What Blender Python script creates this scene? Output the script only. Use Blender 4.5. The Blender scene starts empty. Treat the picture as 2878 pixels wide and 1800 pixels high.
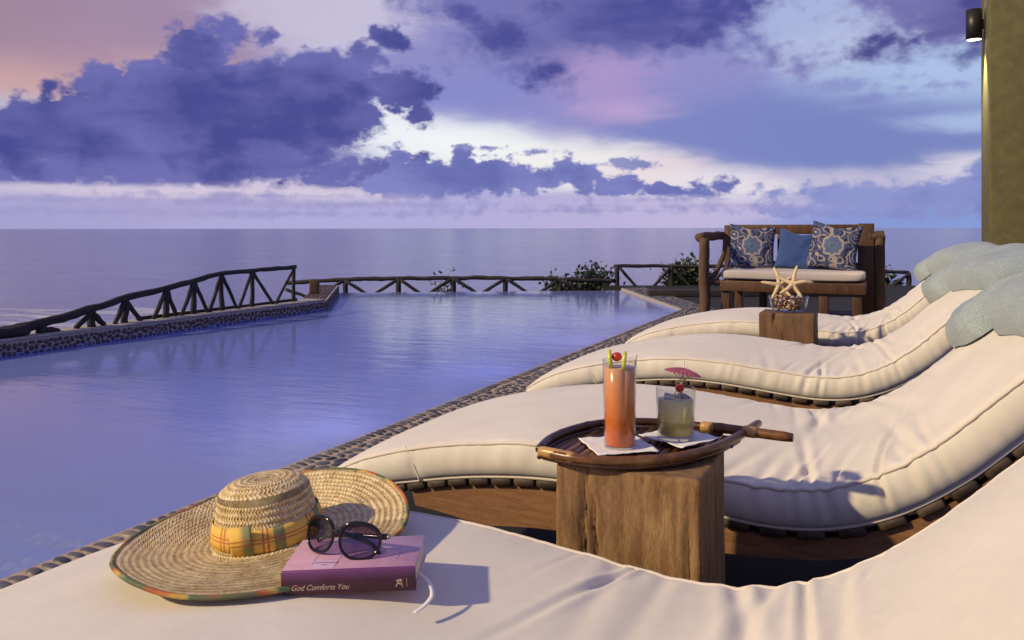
import bpy, bmesh, math, random
import numpy as np
from mathutils import Vector, Matrix, Euler, noise

R = math.radians
rnd = random.Random(7)
scene = bpy.context.scene

# ------------------------------------------------------------------ camera
# world axes: +X from lounger foot to lounger head, +Y along the pool edge, z = 0 on the terrace
VIEW = R(25.0)
cam_data = bpy.data.cameras.new('camera')
cam_data.sensor_width = 36.0
cam_data.lens = 28.29
cam_data.shift_y = -0.0897
cam_data.clip_start = 0.02
cam_data.clip_end = 60000.0
cam = bpy.data.objects.new('camera', cam_data)
cam.location = (0.0, 0.0, 1.0)
cam.rotation_euler = (R(90.0), R(0.08), VIEW)
scene.collection.objects.link(cam)
scene.camera = cam

scene.view_settings.view_transform = 'Standard'
scene.view_settings.look = 'None'
scene.view_settings.gamma = 1.0
scene.view_settings.use_curve_mapping = False
scene.view_settings.exposure = 0.0


def lin(r, g, b):
    def f(c):
        c /= 255.0
        return c / 12.92 if c <= 0.04045 else ((c + 0.055) / 1.055) ** 2.4
    return (f(r), f(g), f(b))


# ------------------------------------------------------------------ tiny node language
class S:
    """A float socket in a node tree with arithmetic."""
    def __init__(self, tree, sock):
        self.t, self.s = tree, sock

    def _m(self, op, *args, clamp=False):
        n = self.t.nodes.new('ShaderNodeMath')
        n.operation = op
        n.use_clamp = clamp
        for i, a in enumerate((self,) + args):
            if isinstance(a, S):
                self.t.links.new(a.s, n.inputs[i])
            else:
                n.inputs[i].default_value = float(a)
        return S(self.t, n.outputs[0])

    def __add__(self, o): return self._m('ADD', o)
    __radd__ = __add__
    def __sub__(self, o): return self._m('SUBTRACT', o)
    def __mul__(self, o): return self._m('MULTIPLY', o)
    __rmul__ = __mul__
    def __truediv__(self, o): return self._m('DIVIDE', o)
    def madd(self, a, b): return self._m('MULTIPLY_ADD', a, b)
    def max(self, o): return self._m('MAXIMUM', o)
    def smax(self, o, k): return self._m('SMOOTH_MAX', o, k)
    def pow(self, o): return self._m('POWER', o)
    def clamp(self): return self._m('ADD', 0.0, clamp=True)

    def step(self, lo, hi):
        n = self.t.nodes.new('ShaderNodeMapRange')
        n.interpolation_type = 'SMOOTHSTEP'
        self.t.links.new(self.s, n.inputs[0])
        n.inputs[1].default_value = lo
        n.inputs[2].default_value = hi
        n.inputs[3].default_value = 0.0
        n.inputs[4].default_value = 1.0
        return S(self.t, n.outputs[0])


def vmath(tree, op, *args):
    n = tree.nodes.new('ShaderNodeVectorMath')
    n.operation = op
    j = 0
    for i, a in enumerate(args):
        inp = n.inputs[3] if (op == 'SCALE' and i == 1) else n.inputs[i]
        if isinstance(a, S):
            tree.links.new(a.s, inp)
        elif hasattr(a, 'is_output'):
            tree.links.new(a, inp)
        else:
            inp.default_value = a
    return n.outputs[0]


def noise_node(tree, vec, scale, detail=4.0, rough=0.55, dist=0.0, col=False):
    n = tree.nodes.new('ShaderNodeTexNoise')
    n.inputs['Scale'].default_value = scale
    n.inputs['Detail'].default_value = detail
    n.inputs['Roughness'].default_value = rough
    n.inputs['Distortion'].default_value = dist
    if vec is not None:
        tree.links.new(vec, n.inputs['Vector'])
    return n.outputs['Color'] if col else S(tree, n.outputs['Fac'])


def mixcol(tree, fac, a, b):
    n = tree.nodes.new('ShaderNodeMix')
    n.data_type = 'RGBA'
    for i, x in ((0, fac), (6, a), (7, b)):
        if isinstance(x, S):
            tree.links.new(x.s, n.inputs[i])
        elif hasattr(x, 'is_output'):
            tree.links.new(x, n.inputs[i])
        elif i == 0:
            n.inputs[0].default_value = x
        else:
            n.inputs[i].default_value = tuple(x) + ((1.0,) if len(x) == 3 else ())
    return n.outputs[2]


# ------------------------------------------------------------------ world: dusk sky with broken cloud
world = bpy.data.worlds.new('World')
scene.world = world
world.use_nodes = True
wt = world.node_tree
wt.nodes.clear()
SUN_EL, SUN_AZ = 31.0, 47.0        # the warm key light: low, from the pool side, behind the camera

tc = wt.nodes.new('ShaderNodeTexCoord')
direction = tc.outputs['Generated']
sep = wt.nodes.new('ShaderNodeSeparateXYZ')
wt.links.new(direction, sep.inputs[0])
dx, dy, dz = (S(wt, sep.outputs[i]) for i in range(3))
az = dx._m('ARCTAN2', dy) * (180.0 / math.pi) + 25.0
el = dz._m('ARCSINE') * (180.0 / math.pi)

# cloud noise lives on the sphere, flattened so that clouds stretch along the horizon
flat = vmath(wt, 'MULTIPLY', direction, (1.0, 1.0, 1.5))
n_big = noise_node(wt, flat, 5.0, 2.0, 0.5)
n_puff = noise_node(wt, flat, 19.0, 3.0, 0.5)
n_fine = noise_node(wt, flat, 62.0, 4.0, 0.62)
n_wisp = noise_node(wt, vmath(wt, 'MULTIPLY', direction, (1.0, 1.0, 4.2)), 11.0, 4.0, 0.6, 0.6)
billow = n_puff.madd(2.0, -1.0)._m('ABSOLUTE')


def comb(x, y):
    n = wt.nodes.new('ShaderNodeCombineXYZ')
    wt.links.new(x.s, n.inputs[0])
    wt.links.new(y.s, n.inputs[1])
    return n.outputs[0]


place = comb(az, el)
drift = comb(n_wisp.madd(7.0, -3.5) + az, n_puff.madd(0.8, -0.4) + el + n_big.madd(1.4, -0.7))

GLOWS = [   # azimuth, elevation, spread in each (degrees), colour
    (-32.47, 12.49, 3.92, 2.41, (158, 132, 152)),
    (-29.13, 10.9, 4.52, 2.11, (172, 142, 165)),
    (-31.16, 8.81, 3.62, 1.36, (212, 172, 168)),
    (-31.82, 7.24, 1.81, 0.75, (185, 192, 218)),
    (-24.83, 13.15, 4.52, 2.41, (162, 138, 168)),
    (-24.83, 9.86, 2.71, 1.21, (216, 176, 176)),
    (-15.0, 14.78, 3.62, 1.21, (198, 189, 214)),
    (-10.7, 14.19, 3.62, 1.36, (199, 193, 220)),
    (-5.38, 12.1, 3.02, 2.11, (143, 141, 198)),
    (-3.28, 9.22, 3.62, 1.81, (135, 139, 202)),
    (-9.24, 7.08, 2.11, 1.21, (243, 245, 250)),
    (-6.28, 6.3, 3.32, 1.15, (246, 249, 250)),
    (-1.78, 5.92, 3.92, 1.09, (245, 247, 246)),
    (4.24, 4.95, 4.22, 1.09, (243, 239, 238)),
    (9.3, 4.07, 3.02, 0.84, (239, 223, 224)),
    (13.92, 2.95, 3.32, 0.78, (233, 225, 232)),
    (1.24, 14.71, 3.62, 1.81, (121, 119, 180)),
    (6.93, 10.04, 3.02, 1.81, (173, 151, 202)),
    (8.12, 8.33, 2.71, 0.6, (199, 171, 212)),
    (5.74, 14.08, 4.52, 1.51, (119, 117, 176)),
    (2.74, 8.05, 3.62, 1.51, (143, 141, 202)),
    (12.78, 10.44, 3.62, 1.51, (145, 143, 202)),
    (14.49, 6.94, 6.03, 2.11, (125, 135, 196)),
    (22.6, 6.62, 6.03, 2.11, (119, 133, 192)),
    (18.91, 13.68, 2.71, 1.51, (169, 181, 220)),
    (21.57, 11.59, 2.71, 1.21, (181, 193, 226)),
    (26.35, 9.35, 4.52, 1.21, (175, 197, 232)),
    (28.72, 6.77, 2.41, 0.42, (179, 199, 234)),
    (29.52, 3.77, 1.81, 0.6, (215, 211, 226)),
    (22.86, 3.44, 3.32, 0.48, (198, 193, 218)),
    (23.88, 0.52, 6.03, 0.75, (135, 151, 212)),
    (29.86, 0.5, 4.52, 0.75, (135, 157, 216)),
    (13.07, 1.0, 6.03, 0.75, (195, 185, 220)),
    (4.24, 0.87, 6.03, 0.75, (185, 177, 218)),
    (-10.7, 0.86, 7.54, 0.75, (177, 173, 218)),
    (-23.06, 1.36, 7.54, 0.66, (172, 164, 208)),
    (-20.46, 2.6, 7.24, 0.48, (214, 202, 222)),
    (-31.16, 0.88, 4.52, 0.75, (166, 162, 208)),
    (-19.26, 7.84, 0.9, 0.36, (225, 215, 228)),
    (-21.78, 5.83, 9.05, 1.81, (140, 138, 190)),
]
CLOUDS = [
    dict(amp=1.6, soft=1.1, fine=1.3, dark=lin(78, 80, 150), light=lin(120, 120, 184), blobs=[(-3.28, 15.25, 4.52, 1.21), (-0.27, 13.3, 3.92, 1.66), (1.99, 11.13, 2.56, 1.15), (3.04, 10.54, 1.21, 0.72), (8.12, 14.71, 8.44, 2.29), (11.34, 13.38, 5.13, 1.57), (14.21, 14.7, 3.62, 1.96), (16.17, 12.24, 1.51, 0.78), (8.71, 17.31, 15.08, 2.11)]),
    dict(amp=1.6, soft=1.0, fine=1.3, dark=lin(78, 76, 142), light=lin(122, 118, 178), blobs=[(29.41, 13.01, 5.73, 1.87), (27.07, 12.01, 3.32, 1.06), (24.13, 11.17, 4.52, 0.51), (19.45, 11.2, 2.41, 0.48), (32.08, 14.0, 9.05, 2.71)]),
    dict(amp=0.5, soft=0.30, fine=0.8, dark=lin(128, 138, 196), light=lin(140, 146, 202), blobs=[(23.88, 8.32, 2.11, 0.42), (26.35, 8.42, 1.51, 0.18), (27.07, 8.9, 3.32, 0.15), (25.62, 9.54, 1.21, 0.18), (22.35, 9.23, 2.71, 0.48)], opacity=0.75),
    dict(amp=1.5, soft=0.38, fine=1.2, dark=lin(74, 78, 146), light=lin(112, 112, 178), blobs=[(-20.46, 7.56, 9.95, 3.92), (-21.25, 11.34, 2.56, 2.26), (-19.4, 13.05, 1.75, 1.39), (-17.22, 12.86, 1.09, 0.9), (-22.42, 11.79, 1.21, 1.81), (-25.57, 9.01, 3.62, 1.45), (-27.62, 9.24, 1.36, 0.72), (-29.82, 7.0, 1.87, 1.51), (-30.94, 5.39, 3.32, 1.81), (-27.26, 5.58, 5.43, 2.26), (-21.78, 4.72, 12.97, 2.17), (-13.3, 10.14, 5.13, 2.26), (-15.0, 8.07, 6.63, 3.32), (-8.94, 13.08, 1.27, 1.09), (-10.41, 11.95, 1.81, 1.21), (-7.76, 9.59, 2.86, 1.87), (-6.58, 8.01, 1.27, 1.27), (-10.7, 3.82, 6.94, 1.51), (-29.82, 3.5, 6.63, 1.27), (-31.82, 6.1, 1.51, 1.21)], floor_el=2.77),
    dict(amp=1.0, soft=0.24, fine=1.1, dark=lin(104, 110, 176), light=lin(130, 134, 196), blobs=[(-5.98, 3.41, 5.13, 1.39), (-3.58, 4.83, 1.03, 1.03), (-1.18, 4.03, 1.81, 1.15), (0.63, 3.43, 3.32, 1.15), (3.79, 4.18, 1.03, 1.09), (4.99, 3.72, 1.51, 1.09), (6.63, 2.96, 2.71, 0.9), (8.56, 3.19, 1.03, 0.78), (10.03, 2.58, 2.41, 0.54), (12.78, 2.97, 0.72, 0.54), (14.83, 2.88, 0.96, 0.78), (14.21, 2.31, 1.81, 0.36), (-8.06, 4.97, 0.9, 0.84)], floor_el=2.05),
    dict(amp=0.9, soft=0.30, fine=1.0, dark=lin(122, 132, 192), light=lin(142, 150, 206), blobs=[(17.88, 2.41, 1.03, 0.51), (22.22, 2.43, 2.71, 0.78), (24.13, 1.9, 5.13, 1.03), (28.25, 2.04, 4.52, 1.09), (29.18, 2.87, 3.02, 0.48), (31.65, 2.28, 3.62, 1.81), (25.12, 1.06, 9.05, 0.6)]),
    dict(amp=0.35, soft=0.22, fine=0.7, dark=lin(142, 142, 194), light=lin(160, 154, 202), blobs=[(-26.78, 1.86, 9.95, 0.21), (-17.22, 2.22, 7.84, 0.18), (-9.24, 1.64, 9.95, 0.24), (4.24, 1.23, 9.95, 0.18), (-29.13, 1.11, 7.84, 0.24), (14.49, 1.49, 6.03, 0.15), (-15.0, 0.99, 12.06, 0.15), (10.47, 1.99, 3.92, 0.12)], opacity=0.7),
    dict(amp=0.4, soft=0.15, fine=0.6, dark=lin(130, 134, 188), light=lin(150, 150, 200), blobs=[(8.56, 4.49, 1.87, 0.45), (7.82, 4.68, 1.06, 0.36), (-2.08, 5.71, 1.39, 0.15), (2.29, 5.38, 1.81, 0.21)]),
]


sky_tex = wt.nodes.new('ShaderNodeTexSky')
sky_tex.sky_type = 'NISHITA'
sky_tex.sun_disc = False
sky_tex.sun_elevation = R(SUN_EL)
sky_tex.sun_rotation = R(180.0 + SUN_AZ)
base_sky = vmath(wt, 'SCALE', sky_tex.outputs[0], 0.06)
# the sky all round: clear dusk sky behind a violet veil and soft broken cloud
veil = mixcol(wt, el.step(-5.0, 60.0), lin(166, 166, 214), lin(136, 140, 196))
clear = mixcol(wt, 0.85, base_sky, veil)
around = mixcol(wt, (n_big * 1.3 + n_wisp * 0.5).step(0.80, 1.10), clear, lin(98, 96, 160))


def soft_glows(lo, hi):
    """Weighted blend of the colours of thin cloud lit from below the horizon."""
    acc = vmath(wt, 'SCALE', veil, 0.012)
    total = None
    for (a, e, sa, se, col) in GLOWS:
        if a + 2.3 * sa < lo or a - 2.3 * sa > hi:
            continue
        p = vmath(wt, 'MULTIPLY_ADD', drift, (1.0 / sa, 1.0 / se, 0.0), (-a / sa, -e / se, 0.0))
        d = wt.nodes.new('ShaderNodeVectorMath')
        d.operation = 'DOT_PRODUCT'
        wt.links.new(p, d.inputs[0])
        wt.links.new(p, d.inputs[1])
        pw = wt.nodes.new('ShaderNodeMath')
        pw.operation = 'POWER'
        pw.inputs[0].default_value = math.exp(-1)
        wt.links.new(d.outputs['Value'], pw.inputs[1])
        w = S(wt, pw.outputs[0])
        acc = vmath(wt, 'MULTIPLY_ADD', w, lin(*col), acc)
        total = (w + 0.012) if total is None else (total + w)
    return vmath(wt, 'DIVIDE', acc, total)


def cloud_layer(below, lo, hi, blobs, amp, soft, dark, light, floor_el=None, fine=1.0, opacity=1.0, core=0.12):
    """Cumulus bank: union of ellipses (degrees), edges broken into puffs by noise."""
    m = None
    for (a, e, ra, re) in blobs:
        if a + ra * 1.3 + 1 < lo or a - ra * 1.3 - 1 > hi:
            continue
        p = vmath(wt, 'MULTIPLY_ADD', place, (1.0 / ra, 1.0 / re, 0.0), (-a / ra, -e / re, 0.0))
        d = wt.nodes.new('ShaderNodeVectorMath')
        d.operation = 'LENGTH'
        wt.links.new(p, d.inputs[0])
        q = min(re, ra)
        g = S(wt, d.outputs['Value']).madd(-q, q)
        m = g if m is None else m.smax(g, 0.25)
    if m is None:
        return below
    m = billow.madd(amp * 1.6, -amp * 0.36) + m + n_fine.madd(fine * 1.5, -fine * 0.75)
    m = m / n_wisp.madd(0.9, 0.12)
    mask = m.step(-soft * 1.7, soft * 1.7)
    if floor_el is not None:
        mask = mask * (n_wisp.madd(0.9, -0.45) + el).step(floor_el - 0.25, floor_el + 0.35)
    if opacity != 1.0:
        mask = mask * opacity
    shade = (n_puff * 0.80 + n_big * 1.25 + n_fine * 0.32 + n_wisp * 0.14 + m * (-core * 0.5)).step(0.90, 1.46)
    return mixcol(wt, mask, below, mixcol(wt, shade, dark, light))


def background(col):
    b = wt.nodes.new('ShaderNodeBackground')
    wt.links.new(col, b.inputs['Color'])
    b.inputs['Strength'].default_value = 1.0
    return b.outputs[0]


def blend(fac, a, b):
    n = wt.nodes.new('ShaderNodeMixShader')
    wt.links.new(fac.s, n.inputs[0])
    wt.links.new(a, n.inputs[1])
    wt.links.new(b, n.inputs[2])
    return n.outputs[0]


halves = []
for lo, hi in ((-60, -2.0), (-5.0, 60)):
    c = soft_glows(lo, hi)
    for L in CLOUDS:
        c = cloud_layer(c, lo, hi, **L)
    halves.append(background(c))
seaward = blend(az.step(-4.6, -2.4), halves[0], halves[1])
# above and behind, the same kind of sky without the drawn banks
front = (az._m('ABSOLUTE')).step(56.0, 36.0) * el.step(27.0, 15.5)
surface = blend(front, background(around), seaward)
wo = wt.nodes.new('ShaderNodeOutputWorld')
wt.links.new(surface, wo.inputs['Surface'])
world.cycles.sampling_method = 'MANUAL'
world.cycles.sample_map_resolution = 512

scene.cycles.max_bounces = 7
scene.cycles.diffuse_bounces = 3
scene.cycles.glossy_bounces = 3
scene.cycles.transmission_bounces = 6
scene.cycles.transparent_max_bounces = 16
scene.cycles.use_adaptive_sampling = True
scene.cycles.adaptive_threshold = 0.015
scene.cycles.use_denoising = True
scene.cycles.caustics_reflective = False
scene.cycles.caustics_refractive = False

# ------------------------------------------------------------------ sun: the warm low key light
sun_data = bpy.data.lights.new('sun', 'SUN')
sun_data.energy = 4.1
sun_data.angle = R(1.6)
sun_data.color = (1.0, 0.785, 0.45)
sun = bpy.data.objects.new('sun', sun_data)
_d = Vector((math.sin(R(SUN_AZ)) * math.cos(R(SUN_EL)), math.cos(R(SUN_AZ)) * math.cos(R(SUN_EL)), -math.sin(R(SUN_EL))))
sun.rotation_euler = _d.to_track_quat('-Z', 'Y').to_euler()
sun.location = (-6, -6, 6)
scene.collection.objects.link(sun)

# ------------------------------------------------------------------ helpers
def tag(o, label=None, cat=None, group=None, kind=None):
    if label: o['label'] = label
    if cat: o['category'] = cat
    if group: o['group'] = group
    if kind: o['kind'] = kind
    return o


def link(o, parent=None):
    scene.collection.objects.link(o)
    if parent is not None:
        o.parent = parent
    return o


def empty(name, loc, rot=(0, 0, 0)):
    o = bpy.data.objects.new(name, None)
    o.location = loc
    o.rotation_euler = rot
    o.empty_display_size = 0.1
    return link(o)


def adopt(o):
    """Keep a child that was built in world coordinates where it is."""
    p = o.parent
    o.matrix_parent_inverse = Matrix.LocRotScale(p.location, p.rotation_euler, p.scale).inverted()
    return o


def mesh_data(name, verts, faces, mat=None, smooth=True, uvs=None, attr=None):
    me = bpy.data.meshes.new(name)
    me.from_pydata([tuple(v) for v in verts], [], [tuple(f) for f in faces])
    if uvs is not None:
        lay = me.uv_layers.new(name='uv')
        idx = np.empty(len(me.loops), dtype=np.int32)
        me.loops.foreach_get('vertex_index', idx)
        lay.data.foreach_set('uv', np.asarray(uvs, dtype=np.float32)[idx].ravel())
    me.polygons.foreach_set('use_smooth', [smooth] * len(me.polygons))
    if mat:
        me.materials.append(mat)
    me.update()
    return me


def obj(name, me, parent=None, loc=(0, 0, 0), rot=(0, 0, 0), scale=(1, 1, 1)):
    o = bpy.data.objects.new(name, me)
    o.location, o.rotation_euler, o.scale = loc, rot, scale
    return link(o, parent)


def bm_mesh(name, bm, mat, smooth=False):
    bmesh.ops.recalc_face_normals(bm, faces=bm.faces)
    me = bpy.data.meshes.new(name)
    bm.to_mesh(me)
    bm.free()
    me.polygons.foreach_set('use_smooth', [smooth] * len(me.polygons))
    if mat:
        me.materials.append(mat)
    return me


def box_mesh(name, size, mat, bevel=0.004, center=(0, 0, 0), seg=2, rough=0.0, cuts=0):
    bm = bmesh.new()
    bmesh.ops.create_cube(bm, size=1.0)
    bmesh.ops.scale(bm, vec=size, verts=bm.verts)
    if bevel:
        bmesh.ops.bevel(bm, geom=list(bm.edges), offset=bevel, segments=seg, affect='EDGES', profile=0.6)
    if cuts:
        bmesh.ops.subdivide_edges(bm, edges=[e for e in bm.edges if e.calc_length() > 0.05], cuts=cuts, use_grid_fill=True)
    if rough:
        for v in bm.verts:
            v.co += Vector(noise.noise_vector(v.co * 9.0)) * rough
    bmesh.ops.translate(bm, vec=center, verts=bm.verts)
    me = bm_mesh(name, bm, mat, smooth=bool(bevel))
    return me


def frames(pts):
    pts = [Vector(p) for p in pts]
    n = len(pts)
    tang = []
    for i in range(n):
        d = pts[min(i + 1, n - 1)] - pts[max(i - 1, 0)]
        tang.append(d.normalized())
    up = Vector((0, 0, 1)) if abs(tang[0].z) < 0.9 else Vector((1, 0, 0))
    out = []
    for i in range(n):
        a = up - tang[i] * up.dot(tang[i])
        a.normalize()
        b = tang[i].cross(a)
        out.append((pts[i], a, b))
        up = a
    return out


def tube_geo(pts, rad, seg=8, rough=0.0, caps=True, seed=0.0, freq=9.0):
    """Round bar along a polyline; rough makes it an uneven log."""
    fr = frames(pts)
    verts, faces = [], []
    for i, (p, a, b) in enumerate(fr):
        r = rad[i] if hasattr(rad, '__len__') else rad
        for k in range(seg):
            th = 2 * math.pi * k / seg
            d = a * math.cos(th) + b * math.sin(th)
            rr = r
            if rough:
                rr = r * (1 + rough * noise.noise((p + d * r * 1.5) * freq + Vector((seed, seed * 2, 0))))
            verts.append(p + d * rr)
    n = len(fr)
    for i in range(n - 1):
        for k in range(seg):
            k2 = (k + 1) % seg
            faces.append((i * seg + k, i * seg + k2, (i + 1) * seg + k2, (i + 1) * seg + k))
    if caps:
        faces.append(tuple(range(seg - 1, -1, -1)))
        faces.append(tuple((n - 1) * seg + k for k in range(seg)))
    return verts, faces


def smooth_path(ctrl, n):
    """Catmull-Rom through control points."""
    P = [Vector(c) for c in ctrl]
    P = [P[0] * 2 - P[1]] + P + [P[-1] * 2 - P[-2]]
    segs = len(P) - 3
    out = []
    for i in range(n):
        u = i / (n - 1) * segs
        k = min(int(u), segs - 1)
        t = u - k
        a, b, c, d = P[k:k + 4]
        out.append(0.5 * ((2 * b) + (c - a) * t + (2 * a - 5 * b + 4 * c - d) * t * t + (3 * b - a - 3 * c + d) * t ** 3))
    return out


def log(name, a, b, r0, r1, mat, parent, bend=0.0, n=14, seg=10, seed=0.0, rough=0.22):
    a, b = Vector(a), Vector(b)
    side = (b - a).cross(Vector((0.3, 0.2, 1))).normalized()
    pts = []
    for i in range(n):
        t = i / (n - 1)
        w = noise.noise_vector(Vector((t * 3.1 + seed, seed * 1.7, 0.3)))
        pts.append(a.lerp(b, t) + side * bend * math.sin(math.pi * t) + Vector(w) * (0.35 * max(r0, r1)))
    rad = [(r0 + (r1 - r0) * i / (n - 1)) for i in range(n)]
    v, f = tube_geo(pts, rad, seg, rough, True, seed)
    return obj(name, mesh_data(name, v, f, mat), parent)


def lathe_geo(profile, seg=32):
    verts, faces = [], []
    for (r, z) in profile:
        for k in range(seg):
            th = 2 * math.pi * k / seg
            verts.append((r * math.cos(th), r * math.sin(th), z))
    for i in range(len(profile) - 1):
        for k in range(seg):
            k2 = (k + 1) % seg
            faces.append((i * seg + k, i * seg + k2, (i + 1) * seg + k2, (i + 1) * seg + k))
    return verts, faces


def lathe_mesh(name, profile, mat, seg=32):
    v, f = lathe_geo(profile, seg)
    n = len(profile)
    if profile[0][0] > 1e-6:
        pass
    return mesh_data(name, v, f, mat)


def merge(geos):
    V, F = [], []
    for v, f in geos:
        o = len(V)
        V += list(v)
        F += [tuple(i + o for i in q) for q in f]
    return V, F


def prism(name, poly, z0, z1, mat, bevel=0.0):
    """Upright prism over a plan polygon."""
    bm = bmesh.new()
    vs = [bm.verts.new((x, y, z1)) for x, y in poly]
    f = bm.faces.new(vs)
    r = bmesh.ops.extrude_face_region(bm, geom=[f])
    for v in r['geom']:
        if isinstance(v, bmesh.types.BMVert):
            v.co.z = z0
    bmesh.ops.triangulate(bm, faces=[f for f in bm.faces if len(f.verts) > 4])
    return bm_mesh(name, bm, mat)


# ------------------------------------------------------------------ materials
def material(name):
    m = bpy.data.materials.new(name)
    m.use_nodes = True
    t = m.node_tree
    b = t.nodes['Principled BSDF']
    return m, t, b


def coords(t, which='Object', scale=None, rot=None):
    c = t.nodes.new('ShaderNodeTexCoord')
    out = c.outputs[which]
    if scale or rot:
        mp = t.nodes.new('ShaderNodeMapping')
        if scale: mp.inputs['Scale'].default_value = scale
        if rot: mp.inputs['Rotation'].default_value = rot
        t.links.new(out, mp.inputs['Vector'])
        out = mp.outputs[0]
    return out


def ramp(t, fac, stops):
    n = t.nodes.new('ShaderNodeValToRGB')
    cr = n.color_ramp
    while len(cr.elements) < len(stops):
        cr.elements.new(0.5)
    for e, (p, c) in zip(cr.elements, stops):
        e.position = p
        e.color = tuple(c) + (1.0,)
    t.links.new(fac.s, n.inputs[0])
    return n.outputs[0]


def bump(t, b, height, strength=0.3, dist=0.01, normal_in=None):
    n = t.nodes.new('ShaderNodeBump')
    n.inputs['Strength'].default_value = strength
    n.inputs['Distance'].default_value = dist
    t.links.new(height.s if isinstance(height, S) else height, n.inputs['Height'])
    if normal_in is not None:
        t.links.new(normal_in, n.inputs['Normal'])
    if b is not None:
        t.links.new(n.outputs[0], b.inputs['Normal'])
    return n.outputs[0]


def schlick(t, f0, normal=None):
    """Reflectance that is the same from either side of a thin sheet."""
    lw = t.nodes.new('ShaderNodeLayerWeight')
    if normal is not None:
        t.links.new(normal, lw.inputs['Normal'])
    lw.inputs['Blend'].default_value = 0.5
    return S(t, lw.outputs['Facing']).pow(5.0).madd(1.0 - f0, f0)


def island_random(t):
    g = t.nodes.new('ShaderNodeNewGeometry')
    return S(t, g.outputs['Random Per Island'])


def obj_random(t):
    g = t.nodes.new('ShaderNodeObjectInfo')
    return S(t, g.outputs['Random'])


def wood(name, dark, mid, light, grain=(6, 6, 0.7), rough=0.6, bstr=0.35, knots=True, rnd_tint=0.0):
    m, t, b = material(name)
    v = coords(t, 'Object', scale=grain)
    n1 = noise_node(t, v, 9.0, 8.0, 0.65, 0.6)
    n2 = noise_node(t, coords(t, 'Object'), 7.0, 5.0, 0.6)
    n3 = noise_node(t, v, 110.0, 4.0, 0.7, 0.2)
    fac = n1 * 0.60 + n2 * 0.22 + n3 * 0.36 + (-0.08)
    if rnd_tint:
        fac = fac + obj_random(t).madd(rnd_tint, -rnd_tint * 0.5)
    col = ramp(t, fac, [(0.30, dark), (0.50, mid), (0.72, light)])
    t.links.new(col, b.inputs['Base Color'])
    b.inputs['Roughness'].default_value = rough
    bump(t, b, n1 * 0.7 + n3 * 0.4, bstr, 0.004)
    return m


def plain(name, col, rough=0.5, metal=0.0, nscale=30.0, var=0.15, bstr=0.1):
    m, t, b = material(name)
    n = noise_node(t, coords(t), nscale, 5.0, 0.6)
    c0 = tuple(c * (1 - var) for c in col)
    c1 = tuple(min(1, c * (1 + var)) for c in col)
    t.links.new(ramp(t, n, [(0.3, c0), (0.7, c1)]), b.inputs['Base Color'])
    b.inputs['Roughness'].default_value = rough
    b.inputs['Metallic'].default_value = metal
    if bstr:
        bump(t, b, n, bstr, 0.002)
    return m


def fabric(name, col, var=0.05, weave=900.0, bstr=0.12, sheen=0.15):
    m, t, b = material(name)
    o = coords(t)
    n = noise_node(t, o, 5.0, 4.0, 0.6)
    s = noise_node(t, o, 60.0, 3.0, 0.7)
    n = n * 0.7 + s * 0.3
    c0 = tuple(c * (1 - var * 2) for c in col)
    c1 = tuple(min(1, c * (1 + var)) for c in col)
    t.links.new(ramp(t, n, [(0.3, c0), (0.7, c1)]), b.inputs['Base Color'])
    b.inputs['Roughness'].default_value = 0.9
    b.inputs['Sheen Weight'].default_value = sheen
    b.inputs['Specular IOR Level'].default_value = 0.2
    f = noise_node(t, o, weave, 2.0, 0.5)
    soft = noise_node(t, o, 14.0, 3.0, 0.5)
    crease = (noise_node(t, coords(t, 'Object', scale=(1.0, 2.0, 1.0)), 4.5, 3.0, 0.6, 1.2).madd(2.0, -1.0))._m('ABSOLUTE').step(0.0, 0.10)
    bump(t, b, f * 0.25 + soft * 0.9 + crease * 0.05, bstr, 0.006)
    return m


M = {}
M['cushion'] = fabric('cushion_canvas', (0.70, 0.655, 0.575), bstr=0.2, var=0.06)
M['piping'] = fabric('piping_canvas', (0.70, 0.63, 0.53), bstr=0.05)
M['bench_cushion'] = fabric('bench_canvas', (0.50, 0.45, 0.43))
M['rail_wood'] = wood('lounger_wood', (0.07, 0.032, 0.012), (0.19, 0.09, 0.036), (0.33, 0.17, 0.075), grain=(0.7, 6, 6), rnd_tint=0.15)
M['slat_wood'] = wood('slat_wood', (0.020, 0.013, 0.008), (0.055, 0.036, 0.022), (0.11, 0.075, 0.048), grain=(6, 0.7, 6), rnd_tint=0.25)
M['block_wood'] = wood('block_wood', (0.045, 0.022, 0.009), (0.215, 0.118, 0.047), (0.44, 0.28, 0.13), grain=(5, 5, 0.8), rough=0.8, bstr=0.9)
M['block_wood_dark'] = wood('block_wood_dark', (0.05, 0.024, 0.010), (0.135, 0.07, 0.032), (0.23, 0.13, 0.065), grain=(5, 5, 0.55), rough=0.75, bstr=0.6)
M['bench_wood'] = wood('bench_wood', (0.022, 0.009, 0.004), (0.075, 0.033, 0.013), (0.145, 0.07, 0.028), grain=(4, 4, 0.8), rough=0.5)
M['bench_log'] = wood('bench_log', (0.025, 0.012, 0.006), (0.085, 0.046, 0.024), (0.17, 0.105, 0.06), grain=(6, 6, 1.2), rough=0.8, bstr=0.7)
M['fence_log'] = wood('fence_log', (0.010, 0.009, 0.010), (0.027, 0.023, 0.024), (0.062, 0.053, 0.052), grain=(3, 3, 3), rough=0.9, bstr=0.9)
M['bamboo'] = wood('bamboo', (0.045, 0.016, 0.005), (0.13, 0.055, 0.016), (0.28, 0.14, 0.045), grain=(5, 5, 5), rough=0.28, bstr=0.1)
M['bamboo_dark'] = wood('bamboo_dark', (0.02, 0.008, 0.004), (0.05, 0.02, 0.009), (0.11, 0.05, 0.02), grain=(5, 5, 5), rough=0.3, bstr=0.15)
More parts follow.
